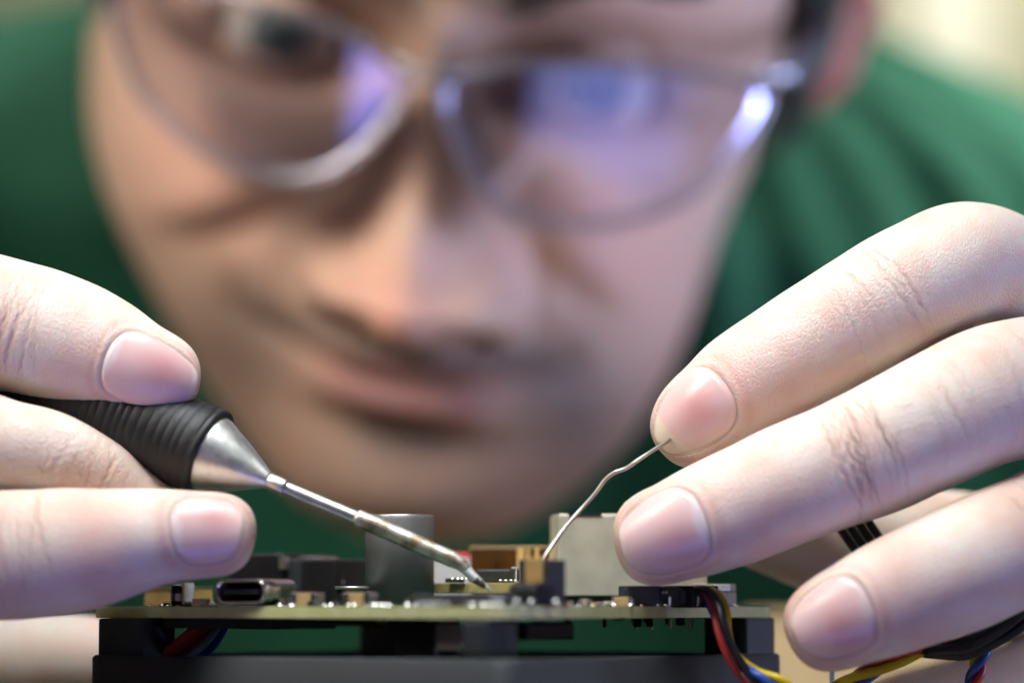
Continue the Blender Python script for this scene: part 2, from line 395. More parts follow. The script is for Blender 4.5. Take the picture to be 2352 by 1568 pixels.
        rim = [i*nb for i in range(na)]+[(na-1)*nb+j for j in range(1, nb)]+[i*nb+nb-1 for i in range(na-2, -1, -1)]+[j for j in range(nb-2, 0, -1)]
        Fa = F1+[tuple(i+nn for i in reversed(f)) for f in F1]+[(rim[i], rim[(i+1) % len(rim)], rim[(i+1) % len(rim)]+nn, rim[i]+nn) for i in range(len(rim))]
        lun = nail.get('lun', .0)*sstep(-(a+.62+.35*b**2+.15*(b-nail.get('lb', 0))**2), 0, .14)
        free = sstep(a, nail.get('free', .86)+.02-.10*b**2, nail.get('free', .86)+.14-.10*b**2)
        bed = np.exp(-((a-nail.get('ba', .1))/.5)**2-((b-nail.get('bb', -.4))/.5)**2)*nail.get('bed', .7)
        z = lambda q: np.r_[q.ravel(), q.ravel()]
        NAILN.append((np.vstack([V1, V2]), Fa, dict(lunula=z(np.clip(lun, 0, 1)), free=z(np.clip(free, 0, 1)), bed=z(bed), ridge=z(b))))
    return surf, S, R

# --- hand on the left (holds the iron)
fA, SA, RA = finger([(-420, 640, 545, 150), (-230, 680, 528, 158), (-90, 722, 522, 157), (60, 756, 520, 152), (160, 786, 519, 145), (250, 818, 518, 130), (315, 843, 517, 112)],
       (458, 884, 517), 2.25, dict(off=.7, hl=5.7, ht=.86, th=1.62, lun=.9, lb=-.5, free=.80, lift=.7, bb=-.25, ba=.25, bed=.8), [(.70, 16, 6, .16), (.30, 10, 5, .16)], seed=1, reds=[(.62, .22, 5), (.9, .12, 5)])
fB, SB, RB = finger([(-420, 940, 548, 124), (-260, 962, 530, 122), (-120, 985, 519, 113), (10, 1019, 512, 104), (120, 1046, 511, 99), (220, 1090, 512.5, 89), (285, 1128, 514, 75)],
       (415, 1190, 515), 2.0, None, [(.55, 22, 14, .10), (.9, 18, 6, .13)], seed=2, reds=[(.8, .12, 8)])
fC, SC, RC = finger([(-420, 1270, 541, 158), (-240, 1274, 514, 152), (-80, 1276, 506, 148), (60, 1272, 504, 148), (180, 1262, 503.5, 142), (290, 1243, 504, 124), (380, 1230, 504.5, 109), (455, 1228, 505, 101)],
       (584, 1234, 505), 2.7, dict(off=1.2, hl=5.3, ht=.88, th=1.42, lun=.75, lb=.6, free=.86, lift=.6, bb=-.35, ba=.2, bed=.75), [(.66, 22, 7, .18), (.25, 10, 6, .15)], seed=3, reds=[(.82, .25, 4), (.66, .14, 5)])
finger([(-420, 1560, 600, 130), (-200, 1545, 580, 128), (0, 1530, 570, 122), (150, 1520, 566, 112)], (330, 1520, 565), 2.2, None, [(.5, 6, 5, .2)], seed=4, step=.6, nth=80)
# --- hand on the right (holds the solder wire)
fE, SE, RE = finger([(2660, 900, 600, 150), (2540, 800, 575, 142), (2420, 705, 550, 140), (2320, 637, 536, 140), (2215, 605, 527, 142), (2110, 652, 524, 146), (2000, 715, 523, 147), (1900, 770, 523, 138), (1800, 830, 523, 132), (1710, 887, 523, 127), (1650, 933, 523, 117)],
       (1522, 1042, 523), 2.3, dict(off=.5, hl=6.4, ht=.86, th=1.26, lun=.0, free=.55, lift=.75, bb=.1, ba=-.15, bed=.9), [(.52, 60, 12, .16), (.42, 36, 8, .28), (.35, 16, 5, .2), (.80, 16, 6, .15)], seed=5, reds=[(.40, .22, 5), (.84, .12, 6), (.95, .2, 4)])
fF, SF, RF = finger([(2700, 1010, 570, 165), (2560, 930, 545, 160), (2420, 885, 526, 160), (2280, 906, 517, 160), (2140, 970, 513, 154), (2005, 1035, 512, 149), (1900, 1078, 511, 142), (1800, 1118, 511, 138), (1700, 1160, 511, 133), (1610, 1196, 511, 126), (1545, 1221, 511, 116)],
       (1414, 1262, 511), 2.5, dict(off=.8, hl=6.3, ht=.92, th=1.52, lun=.85, lb=.5, free=.84, lift=.6, bb=.35, ba=-.2, bed=.6), [(.36, 40, 10, .22), (.76, 22, 4.5, .27), (.58, 26, 11, .09)], seed=6, reds=[(.34, .22, 5), (.76, .12, 4), (.90, .22, 4)])
fG, SG, RG = finger([(2720, 1120, 560, 152), (2560, 1155, 530, 150), (2420, 1210, 515, 147), (2300, 1262, 508, 146), (2200, 1308, 506, 145), (2100, 1348, 505, 139), (2020, 1382, 505, 130), (1955, 1411, 505, 119)],
       (1812, 1476, 505), 2.4, dict(off=1.0, hl=5.7, ht=.88, th=1.50, lun=.45, lb=.6, free=.88, lift=.55, bb=.3, ba=-.1, bed=.8), [(.66, 24, 6, .24), (.45, 18, 9, .10)], seed=7, reds=[(.70, .2, 5), (.9, .2, 4)])
# thumb behind the fingers and little finger below
finger([(2700, 1330, 610, 190), (2480, 1330, 590, 175), (2300, 1300, 572, 160), (2120, 1270, 560, 150), (1960, 1248, 554, 140), (1840, 1215, 550, 128), (1740, 1185, 546, 116)], (1590, 1130, 541), 2.2, None, [(.4, 6, 5, .2)], seed=8, step=.6, nth=90)
finger([(2720, 1480, 590, 170), (2560, 1540, 580, 150), (2400, 1590, 572, 138), (2240, 1630, 568, 128), (2100, 1655, 566, 118)], (1930, 1680, 564), 2.2, None, [(.5, 6, 5, .2)], seed=9, step=.6, nth=90)

def capsule(a, b, ra, rb, n=20):
    a = np.asarray(a, float); b = np.asarray(b, float); t = norm(b-a); L = np.linalg.norm(b-a); pr = []
    for i in range(8): q = -math.pi/2+i*math.pi/16; pr.append((ra*math.sin(q), ra*math.cos(q)))
    for i in range(9): q = i*math.pi/16; pr.append((L+rb*math.sin(q), rb*math.cos(q)))
    return lathe(pr, a, t, n)
def palm(tips, wrist, elbow, rw=27):
    parts = []
    for (a, ra) in tips: parts.append(capsule(a, np.asarray(wrist)*.55+np.asarray(a)*.45, ra, 17))
    for (a, ra) in tips: parts.append(capsule(np.asarray(wrist)*.55+np.asarray(a)*.45, wrist, 17, rw*.8))
    parts.append(capsule(wrist, elbow, rw*.9, 42))
    V, F = join(parts); V, F = remesh(V, F, 2.4, 8); body_add(V, F, red=.15)
palm([(P(-400, 645, 545), 9.5), (P(-400, 942, 555), 8), (P(-400, 1270, 543), 9.5), (P(-400, 1555, 598), 8.5)], P(-1050, 1020, 640), (-300, 330, -20))
palm([(P(2640, 880, 596), 10.5), (P(2680, 1000, 567), 10.5), (P(2700, 1125, 557), 9.5), (P(2690, 1330, 609), 12.5), (P(2700, 1490, 588), 11)], P(3350, 1150, 650), (310, 340, -20))

# --- head; local frame: x viewer's right, y away from viewer, z up, origin between the eyes
ROLL, TILT = math.radians(10.0), math.radians(20.0)
HEADO = P(1005, 131, 708)
def head_xf(L, TILT=TILT):
    L = np.asarray(L, float).reshape(-1, 3); x, y, z = L[:, 0]+7.0*sstep(-L[:, 2], 30, 88), L[:, 1], L[:, 2]
    y2 = y*math.cos(TILT)-z*math.sin(TILT); z2 = z*math.cos(TILT)+y*math.sin(TILT)
    X = x*math.cos(ROLL)+z2*math.sin(ROLL); Z = -x*math.sin(ROLL)+z2*math.cos(ROLL)
    return np.stack([X, y2, Z], 1)+HEADO
zk = np.array([-104, -100, -96, -88, -78, -66, -52, -38, -20, 0, 20, 50, 80, 100, 112, 116.])
wk = np.array([8, 18, 25, 35, 45.5, 54, 61.5, 67, 73, 75.5, 76, 74, 63, 44, 20, 4.])
fk = np.array([8, -4, -11, -15, -16, -16, -15, -13, -10, -7, -15, -12, 2, 22, 45, 60.])
bk = np.array([20, 26, 32, 44, 62, 92, 122, 142, 160, 170, 176, 178, 165, 140, 105, 85.])
zz = np.linspace(-104, 116, 230); nt_ = 420
def sm(a, k=7): return np.convolve(np.pad(a, k//2, mode='edge'), np.ones(k)/k, 'valid')
W_, F_, B_ = [sm(np.interp(zz, zk, q), 9) for q in (wk, fk, bk)]
W_[0] = W_[0]*.5; W_[-1] = 2
tt = np.linspace(-np.pi, np.pi, nt_, endpoint=False); tt = tt-.55*np.sin(tt)
ZZ, TT = np.meshgrid(zz, tt, indexing='ij'); Wm = W_[:, None]; Am = ((B_-F_)/2)[:, None]; Ym = ((B_+F_)/2)[:, None]
pe = 2.25
X = Wm*np.sign(np.sin(TT))*np.abs(np.sin(TT))**(2/pe); Y = Ym-Am*np.sign(np.cos(TT))*np.abs(np.cos(TT))**(2/pe)
frontm = sstep(np.cos(TT), .05, .45); AX = np.abs(X)
def G(x0, z0, sx, sz, both=True):
    a = AX if both else X
    return np.exp(-((a-x0)/sx)**2-((ZZ-z0)/sz)**2)
dz = np.zeros_like(X)
dz += 4.5*G(30, 19, 22, 8)+2.5*G(0, 24, 14, 10)-7*G(31, 0, 16, 11)-3*G(14, -2, 7, 10)
ridge = np.interp(ZZ, [-54.5, -52, -47.5, -42.5, -35, -22, -10, 0, 8, 16], [0, 5, 19, 26, 23.5, 17, 12, 9, 6, 0])
nw = np.interp(ZZ, [-52, -44, -30, -10, 8], [14.2, 14.2, 11.0, 8.2, 9.0])
NX = np.abs(X-2.0*sstep(-ZZ, 5, 35))
def GN(x0, z0, sx, sz): return np.exp(-((NX-x0)/sx)**2-((ZZ-z0)/sz)**2)
dz += ridge*np.exp(-(NX/nw)**2.05)
dz += 11.5*GN(15.0, -43.5, 7.0, 6.5)-3.0*GN(23.5, -42, 3.4, 8)
dz += 7.5*GN(0, -48.5, 9.5, 6.0)
dz -= 6.5*GN(12.0, -50.5, 5.0, 3.2)
dz += 4.5*G(42, -32, 18, 15)
zl = -62+.0048*AX**2
lipw = sstep(-AX, -27, -12)
dz += 2.5*np.exp(-((ZZ+56)/7)**2)*sstep(-AX, -34, -10)
dz += 3.2*np.exp(-((ZZ-zl-3.4)/3.0)**2)*lipw+4.2*np.exp(-((ZZ-zl+5.0)/3.8)**2)*sstep(-AX, -25, -10)-1.7*np.exp(-((ZZ-zl)/1.4)**2)*sstep(-AX, -32, -27)
dz -= 1.3*np.exp(-(AX/3)**2)*np.exp(-((ZZ+55)/4)**2)
dz -= 2.2*G(33, -56, 5, 6)
nlx = np.interp(ZZ, [-62, -46, -38, -30, -24], [46, 40, 30.5, 21.6, 18])
nls = np.where(X < 0, 1.0, .55)
dz -= 2.7*nls*np.exp(-((AX-nlx)/7.0)**2)*np.exp(-((ZZ+40)/12)**2)
dz += 1.8*nls*np.exp(-((AX-nlx-11)/8)**2)*np.exp(-((ZZ+36)/12)**2)
dz -= 3.0*G(0, -73.5, 16, 3.6); dz += 5.0*G(0, -88, 17, 8)
Y = Y-dz*frontm
# eyelids hugging the eyeballs
EB = (31.5, 8.2, -1.0); ER = 12.2
rr2 = ER**2-(AX-EB[0])**2-(ZZ-EB[2])**2
yb = EB[1]-np.sqrt(np.maximum(rr2, 12.0))
zc = ZZ-EB[2]; e = ((AX-EB[0])/14.0)**2+(np.where(zc > 0, zc/5.2, zc/5.0))**2
wl = sstep(-e, -5.0, -1.4)*frontm
Y = Y*(1-wl)+(yb-1.3)*wl+np.where(e < 1, 4.5*sstep(-e, -1.0, -.72), 0)*frontm
X = np.where(X < 0, X*(1+.12*np.exp(-((ZZ+42)/34)**2)*sstep(AX, 20, 58)), X*(1-.05*np.exp(-((ZZ+30)/30)**2)*sstep(AX, 25, 60)))
Vh = np.stack([X, Y, ZZ], -1).reshape(-1, 3)
lipm = (.5*np.exp(-((ZZ-zl-2.4)/2.3)**4)*lipw+.7*np.exp(-((ZZ-zl+4.0)/3.8)**4)*sstep(-AX, -25, -12))*frontm
stb = np.zeros_like(X)
stb += .85*np.exp(-((ZZ+55.8)/4.0)**2)*sstep(-AX, -38, -22)
stb += .62*np.exp(-((AX-32)/11)**2)*np.exp(-((ZZ+63)/15)**2)
stb += 1.0*G(0, -74, 11, 4.0)+.60*G(0, -86, 28, 12)
stb += .45*sstep(-ZZ, 45, 75)*sstep(AX, 20, 45)
stb = np.clip(stb*(1-lipm), 0, .9)*sstep(np.cos(TT), -.2, .2)
redm = .28*G(0, -42, 11, 9)+.16*G(40, -30, 16, 14)+.15+.12*snoise(X*.08, ZZ*.08, 3, 3)
drk = .85*GN(12.0, -50.5, 4.2, 2.8)*frontm+.38*np.exp(-((ZZ-zl)/1.0)**2)*sstep(-AX, -30, -26)*frontm+.25*G(31, -10, 14, 4)*frontm  # nostril shading put into the skin colour; mouth line and under-eyes darkened too
Fh = [tuple(reversed(f)) for f in gridfaces(len(zz), nt_)]
Fh += [tuple(range(nt_)), tuple(range(len(Vh)-1, len(Vh)-nt_-1, -1))]
vh = head_xf(Vh)
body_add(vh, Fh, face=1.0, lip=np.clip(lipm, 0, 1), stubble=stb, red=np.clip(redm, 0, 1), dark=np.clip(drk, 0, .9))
for sgn in (-1, 1):                                   # ears
    th = np.linspace(0, 2*np.pi, 40); prt = []
    C = np.stack([sgn*(82+9*np.cos(th*.5)**2+3*np.sin(th)), 86+13*np.cos(th)*1.0, 22+29*np.sin(th)+4*np.cos(th)], 1)
    V1, F1 = tube(C[:-3], 3.6, 10)
    gx, gz = np.meshgrid(np.linspace(-1, 1, 14), np.linspace(-1, 1, 18), indexing='ij'); q = np.sqrt(np.clip(1-gz**2, 0, 1))
    lay = lambda off: np.stack([sgn*(81+off+3*gx**2), 86+13*gx*q, 22+28*gz], -1).reshape(-1, 3)
    nf = 14*18; g1 = gridfaces(14, 18, False)
    V2 = np.vstack([lay(0), lay(5)]); F2 = g1+[tuple(i+nf for i in reversed(f)) for f in g1]
    Ve, Fe = remesh(*join([(V1, F1), (V2, F2), capsule((sgn*77, 80, -5), (sgn*79, 82, -9), 4, 5.5), capsule((sgn*64, 88, 22), (sgn*80, 88, 22), 11, 8)]), 1.3, 4)
    body_add(head_xf(Ve), Fe, face=1.0, red=1.0, lip=.25)  # red of backlight through the ears is put into the skin colour
# neck
nk = head_xf([(0, 70, -55), (0, 96, -60), (0, 125, -55)])
V, F = remesh(*capsule(head_xf([(0, 100, -12)])[0], (-5, 410, 112), 48, 56), 3.5, 6)
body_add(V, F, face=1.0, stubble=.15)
body = obj('body', np.vstack(BODY['V']), BODY['F'], 'skin', person, attrs={k: np.concatenate(v) for k, v in BODY['A'].items()}, origin=(0, 0, 0))
for V, F, A in NAILN: obj('fingernail', V, F, 'nail', person, attrs=A)

# eyes
def eye_mat():
    m = bpy.data.materials.new('eyeball'); m.use_nodes = True; N, L = nt(m); p = N['Principled BSDF']
    r = attr(N, 'iris'); rp = N.new('ShaderNodeValToRGB'); cr = rp.color_ramp
    cr.elements[0].position = 0.0; cr.elements[0].color = (.004, .004, .005, 1); cr.elements[1].position = .98; cr.elements[1].color = (.46, .42, .38, 1)
    for q, c in ((.13, (.004, .004, .005, 1)), (.20, (.13, .16, .15, 1)), (.42, (.09, .11, .105, 1)), (.46, (.02, .02, .02, 1)), (.50, (.46, .42, .38, 1))):
        el = cr.elements.new(q); el.color = c
    L.new(r.outputs['Fac'], rp.inputs[0]); L.new(rp.outputs[0], p.inputs['Base Color']); setin(p, Roughness=.6, Specular_IOR_Level=.06); return m
M['eye'] = eye_mat()
for sgn in (-1, 1):
    nl, nm = 30, 40; la = np.linspace(0, np.pi, nl); lo = np.linspace(0, 2*np.pi, nm, endpoint=False)
    LA, LO = np.meshgrid(la, lo, indexing='ij')
    bulge = 1+.06*np.exp(-(LA/.42)**4)
    Vl = np.stack([sgn*EB[0]+ER*bulge*np.sin(LA)*np.cos(LO), EB[1]-ER*bulge*np.cos(LA), EB[2]+.6+ER*bulge*np.sin(LA)*np.sin(LO)], -1).reshape(-1, 3)
    obj('eye', head_xf(Vl), gridfaces(nl, nm), 'eye', person, attrs={'iris': np.clip(LA/1.15, 0, 1)})
    # eyebrow: short strokes of hair
    st = []
    for i in range(170):
        q = random.random(); x0 = 12+q*36; z0 = 19.5+6.5*math.sin(min(1, q*1.25)*2.1)-2.5+random.uniform(-3.2, 3.2)*(1-.55*q)
        yy = -23.5+.0085*x0**2-(z0-20)*.05
        d = np.array([random.uniform(3.5, 6), 1.0, random.uniform(.5, 3)])
        pth = np.array([[x0, yy+1, z0], [x0+d[0]*.5, yy-1.0+.004*x0*d[0], z0+d[2]*.6], [x0+d[0], yy+.4+.009*x0*d[0], z0+d[2]]]); pth[:, 0] *= sgn
        st.append(tube(pth, [.35, .3, .08], 4))
    V, F = join(st); obj('eyebrow', head_xf(V), F, 'hair', person)
# hair of the head: a thick cap from the hairline back, with sideburns
hz = np.linspace(0, 1, 60); ht_ = np.linspace(-np.pi, np.pi, 160, endpoint=False)
HZ, HT = np.meshgrid(hz, ht_, indexing='ij')
ca = np.abs(HT)                                       # 0 = front
low = np.interp(ca, [0, .7, .92, 1.06, 1.25, 1.6, 1.75, 2.2, np.pi], [70, 66, 58, 20, -20, -22, 18, -30, -55])
zq = low+(117-low)*HZ
wq = np.interp(zq, zz, W_); fq = np.interp(zq, zz, F_); bq = np.interp(zq, zz, B_)
thick = 5.5+2*snoise(HT*9, HZ*9, 21, 3)+6*sstep(HZ, .2, .7)
thick = thick*sstep(HZ, -.02, .06)
xq = (wq+thick)*np.sign(np.sin(HT))*np.abs(np.sin(HT))**(2/pe)
yq = (bq+fq)/2-((bq-fq)/2+thick)*np.sign(np.cos(HT))*np.abs(np.cos(HT))**(2/pe)
Vq = np.stack([xq, yq, zq+thick*HZ], -1).reshape(-1, 3)
F = [tuple(reversed(f)) for f in gridfaces(60, 160)]+[tuple(range(59*160+159, 59*160-1, -1))]
obj('hair', head_xf(Vq), F, 'hair', person)

# shirt: torso and short sleeves, with gathered folds
nz_, na_ = 150, 320
zt = np.linspace(-60, 172, nz_); at_ = np.linspace(-np.pi, np.pi, na_, endpoint=False)
hw = sm(np.interp(zt, [-60, 20, 80, 110, 128, 145, 158, 168, 172], [185, 205, 222, 212, 190, 145, 100, 70, 62]), 9)
hd = sm(np.interp(zt, [-60, 40, 90, 120, 145, 165, 172], [95, 112, 112, 98, 78, 58, 52]), 9)
ZT, AT = np.meshgrid(zt, at_, indexing='ij')
fold = 5.0*(.45+.9*snoise(AT*6, ZT*.015, 47, 3))*np.sin(AT*40+9*snoise(AT*4, ZT*.012, 41, 3)+.02*ZT)*sstep(ZT, -10, 90)+5.5*snoise(AT*7+.02*ZT, ZT*.012, 31, 4)+3.0*np.abs(snoise(AT*13+.03*ZT, ZT*.01, 33, 3))
yc = 455-.12*ZT
XT = (hw[:, None]+fold*.7)*np.sin(AT); YT = yc-(hd[:, None]+fold)*np.cos(AT)
ro = math.radians(5.0)
Xr = XT*math.cos(ro)+ZT*math.sin(ro); Zr = -XT*math.sin(ro)+ZT*math.cos(ro)
torso = (np.stack([Xr-6, YT, Zr], -1).reshape(-1, 3), [tuple(reversed(f)) for f in gridfaces(nz_, na_)]+[tuple(range(na_)), tuple(range(nz_*na_-1, nz_*na_-na_-1, -1))])
shirt = obj('shirt', torso[0], torso[1], 'shirt', person)
for sgn in (-1, 1):
    C = catmull(np.array([(sgn*150, 470, 105-sgn*12), (sgn*205, 440, 80-sgn*14), (sgn*262, 400, 35-sgn*8), (sgn*300, 360, 5)]), 60)
    V, F = tube(C, np.interp(np.linspace(0, 1, 60), [0, .4, 1], [62, 66, 60])+3*np.sin(np.linspace(0, 26, 60)), 60, False)
    obj('sleeve', V, F, 'shirt', person)

# --- fine hairs on the fingers
def hairs(surf, S, n, s_rng, t_rng, lmin, lmax, seed, lift=.5):
    r = np.random.RandomState(seed); out = []
    for i in range(n):
        s = r.uniform(*s_rng); t = r.uniform(*t_rng); L = r.uniform(lmin, lmax); ds = r.uniform(.3, .9)*L; dt = r.uniform(-.5, .5)*L/9
        q = np.linspace(0, 1, 6)
        pts = surf(s+ds*q, t+dt*q+.08*np.sin(q*3), -.1+lift*L*np.sin(q*2.2)*.45)
        out.append(tube(pts, .028*(1-.7*q)+.004, 4))
    V, F = join(out); h = obj('finger_hair', V, F, 'finehair', person); h['kind'] = 'stuff'
hairs(fE, SE, 90, (22, 44), (-.5, .9), 2.0, 4.5, 1, .9)
hairs(fF, SF, 16, (16, 32), (.0, 1.3), 2, 4, 2, .6)
hairs(fB, SB, 10, (SB[-1]*.62, SB[-1]*.80), (.9, 2.2), 2.5, 4.5, 3, .25)
hairs(fF, SF, 4, (SF[-1]*.52, SF[-1]*.66), (1.0, 1.8), 2, 3.5, 4, .25)

# ------------------------------------------------------------------ eyeglasses
def gx(L): return head_xf(L, math.radians(6.0))
gl = empty('eyeglasses', head_xf([(0, -20, -26)])[0], 'clear plastic eyeglasses with violet reflections worn by the man', 'eyeglasses')
def glass_mat(name, tint, refl, fac, rough=.03, trans=(1, 1, 1)):
    m = bpy.data.materials.new(name); m.use_nodes = True; N, L = nt(m)
    N.remove(N['Principled BSDF']); out = N['Material Output']
    tr = N.new('ShaderNodeBsdfTransparent'); tr.inputs[0].default_value = (*tint, 1)
    gs = N.new('ShaderNodeBsdfGlossy'); gs.inputs['Color'].default_value = (*refl, 1); gs.inputs['Roughness'].default_value = rough
    lw = N.new('ShaderNodeFresnel'); lw.inputs['IOR'].default_value = 1.5
    nz = N.new('ShaderNodeTexNoise'); nz.inputs['Scale'].default_value = 90
    fm = mathn(N, L, 'MULTIPLY', mathn(N, L, 'ADD', lw.outputs[0], fac), mathn(N, L, 'ADD', mathn(N, L, 'MULTIPLY', nz.outputs['Fac'], .2), .9))
    mx = N.new('ShaderNodeMixShader'); L.new(fm, mx.inputs[0]); L.new(tr.outputs[0], mx.inputs[1]); L.new(gs.outputs[0], mx.inputs[2]); L.new(mx.outputs[0], out.inputs[0])
    return m
M['lens'] = glass_mat('coated_lens', (.97, .97, 1.0), (.60, .62, 1.0), .13, .05)
M['clear'] = glass_mat('clear_acetate', (.90, .90, .92), (.95, .95, 1.0), .09, .22)
_N, _L = nt(M['clear']); _d = _N.new('ShaderNodeBsdfDiffuse'); _d.inputs[0].default_value = (.70, .70, .78, 1); _m = _N.new('ShaderNodeMixShader'); _m.inputs[0].default_value = .05
_s = _N['Material Output'].inputs[0].links[0].from_socket; _L.new(_s, _m.inputs[1]); _L.new(_d.outputs[0], _m.inputs[2]); _L.new(_m.outputs[0], _N['Material Output'].inputs[0])
LO = np.array([(3.6, -5.6), (14.5, -.4), (33, 3.4), (50, 4.9), (62, 5.2), (65.4, 3.5), (65, -.5), (60.6, -10), (54, -18.9), (44.5, -25), (35, -28.2), (26, -29.4), (17.3, -27), (10.6, -21.5), (6.4, -15), (4.2, -10)])
def lens_y(x, z): return -27+.0042*np.abs(x)**2+.10*z*0+.0015*(z+8)**2
for sgn in (-1, 1):
    out = np.vstack([LO, LO[:1]]); cl = catmull(np.c_[out, np.zeros(len(out))], 90)[:-1]
    # lens: solid shell
    rings, nr = [], 14
    cen = cl[:, :2].mean(0)
    for k in range(nr):
        q = cen+(cl[:, :2]-cen)*(.01+.99*k/(nr-1)); rings.append(np.c_[sgn*q[:, 0], lens_y(q[:, 0], q[:, 1]), q[:, 1]])
    Vf = np.vstack(rings); nn = len(Vf); nc = 89
    Vb = Vf.copy(); Vb[:, 1] += 1.8
    Fg = gridfaces(nr, nc); capf = [tuple(range(nc-1, -1, -1))]
    Fl = Fg+capf+[tuple(i+nn for i in reversed(f)) for f in Fg+capf]
    o0 = nn-nc; Fl += [(o0+i, o0+(i+1) % nc, nn+o0+(i+1) % nc, nn+o0+i) for i in range(nc)]
    if sgn > 0: Fl = [tuple(reversed(f)) for f in Fl]
    obj('lens', gx(np.vstack([Vf, Vb])), Fl, 'lens', gl)
    rim = np.c_[sgn*cl[:, 0], lens_y(cl[:, 0], cl[:, 1])+.6, cl[:, 1]]; rim = np.vstack([rim, rim[:1]])
    thick = np.interp(rim[:, 2], [-30, -12, 8], [1.4, 1.05, 1.1])
    V, F = tube(rim, thick, 12, False); obj('rim', gx(V), F, 'clear', gl)
    arm = catmull(np.array([(sgn*63.5, -12, 9.5), (sgn*69.5, -5, 10.5), (sgn*76, 22, 12), (sgn*79, 55, 14), (sgn*80, 88, 20), (sgn*81, 108, 10)]), 50)
    V, F = tube(arm, np.interp(np.linspace(0, 1, 50), [0, .12, .3, 1], [2.2, 3.4, 3.4, 2.4]), 10); obj('temple_arm', head_xf(V), F, 'clear', gl)
    pad = capsule((sgn*8.6, -19, -12), (sgn*12.5, -14, -20), 1.8, 2.4, 12); obj('nose_pad', gx(pad[0]), pad[1], 'clear', gl)
# bridge between the rims
C = catmull(np.array([(-6, -26.8, -3.5), (-3, -28, -4.4), (0, -28.4, -4.6), (3, -28, -4.4), (6, -26.8, -3.5)]), 24)
V, F = tube(C, 2.1, 12); obj('bridge', gx(V), F, 'clear', gl)

# ------------------------------------------------------------------ soldering iron
g0, g1 = P(484, 1043, 515), P(632, 1110, 512)
axI = norm(g1-g0)
iron = empty('soldering_iron', g0, 'soldering iron with black ribbed grip, steel cone and bent tip touching the circuit board', 'soldering iron')
k = 515/FP
pr = [(-150, 5.6), (-80, 6.3)]
x = -80
while x < -1.3:
    g_ = random.uniform(1.0, 1.7); pr += [(x, 6.56), (x+g_*.7, 6.62), (x+g_*.82, 6.52), (x+g_*.92, 6.52)]; x += g_
pr += [(-1.2, 6.7), (-.3, 6.72), (0, 6.55), (.12, 6.2), (.1, 5.8), (-.6, 5.75)]
obj('grip', *lathe(pr, g0, axI, 72), 'rubber', iron)
Lc = np.linalg.norm(g1-g0)
cone = [(-1.5, 5.72), (0.2, 5.72), (.6, 5.62), (Lc*.5, 3.45), (Lc-1.3, 1.30), (Lc-1.0, 1.22)]
obj('cone', *lathe(cone, g0, axI, 72), 'brushed', iron)
obj('ferrule', *lathe([(Lc-1.1, 1.15), (Lc-.9, 1.24), (Lc+1.5, 1.24), (Lc+1.7, 1.16), (Lc+1.7, .9)], g0, axI, 40), 'steel', iron)
b1 = P(660, 1122, 512); s1 = P(815, 1187, 511); s2 = P(1040, 1283, 509.5)
obj('barrel', *tube(catmull(np.array([g1, b1, s1, P(835, 1195, 511)]), 24), 1.0, 32), 'steel', iron)
sl = catmull(np.array([s1, P(890, 1218, 510.6), P(970, 1254, 510), P(1030, 1280, 509.6), P(1056, 1293, 509.3), P(1073, 1309, 509)]), 60)
rs = np.interp(np.linspace(0, 1, 60), [0, .012, .03, .6, .85, 1], [1.0, 1.24, 1.30, 1.30, 1.18, .78]); obj('sleeve_tube', *tube(sl, rs, 36), 'worn', iron)
tp = catmull(np.array([P(1064, 1300, 509.2), P(1082, 1319, 508.8), P(1102, 1336, 508.4), P(1130, 1357, 508)]), 40)
rt = np.interp(np.linspace(0, 1, 40), [0, .2, .6, 1], [.84, .78, .52, .12])
V, F = tube(tp, rt, 24); V = V+(.03*snoise(V[:, 0]*3, V[:, 2]*3, 5, 3))[:, None]*np.array([0, -1, 1])
tipo = obj('tip', V, F, 'tin', iron)
V, F = tube(tp[17:33]+np.array([-.04, -.10, -.06]), np.interp(np.linspace(0, 1, 16), [0, .15, .85, 1], [.2, .60, .40, .15]), 20)
V = V+(.10*snoise(V[:, 0]*4, V[:, 2]*4, 8, 4))[:, None]*np.array([.3, -1, .6])
obj('flux_crust', V, F, 'burnt', tipo)

# ------------------------------------------------------------------ solder wire
sw = catmull(np.array([P(*q) for q in [(1546, 1003, 521), (1533, 1013, 517.5), (1495, 1037, 515), (1460, 1060, 513.5), (1436, 1076, 513.5), (1411, 1085, 513.5), (1390, 1101, 513.5), (1368, 1131, 513), (1330, 1174, 512), (1300, 1208, 510), (1275, 1242, 508), (1252, 1276, 506), (1244, 1290, 505)]]), 120)
w = obj('solder_wire', *tube(sw, .30, 14), 'wire_alloy'); w['label'] = 'thin bent solder wire running from the right index fingertip down to the board'; w['category'] = 'solder wire'

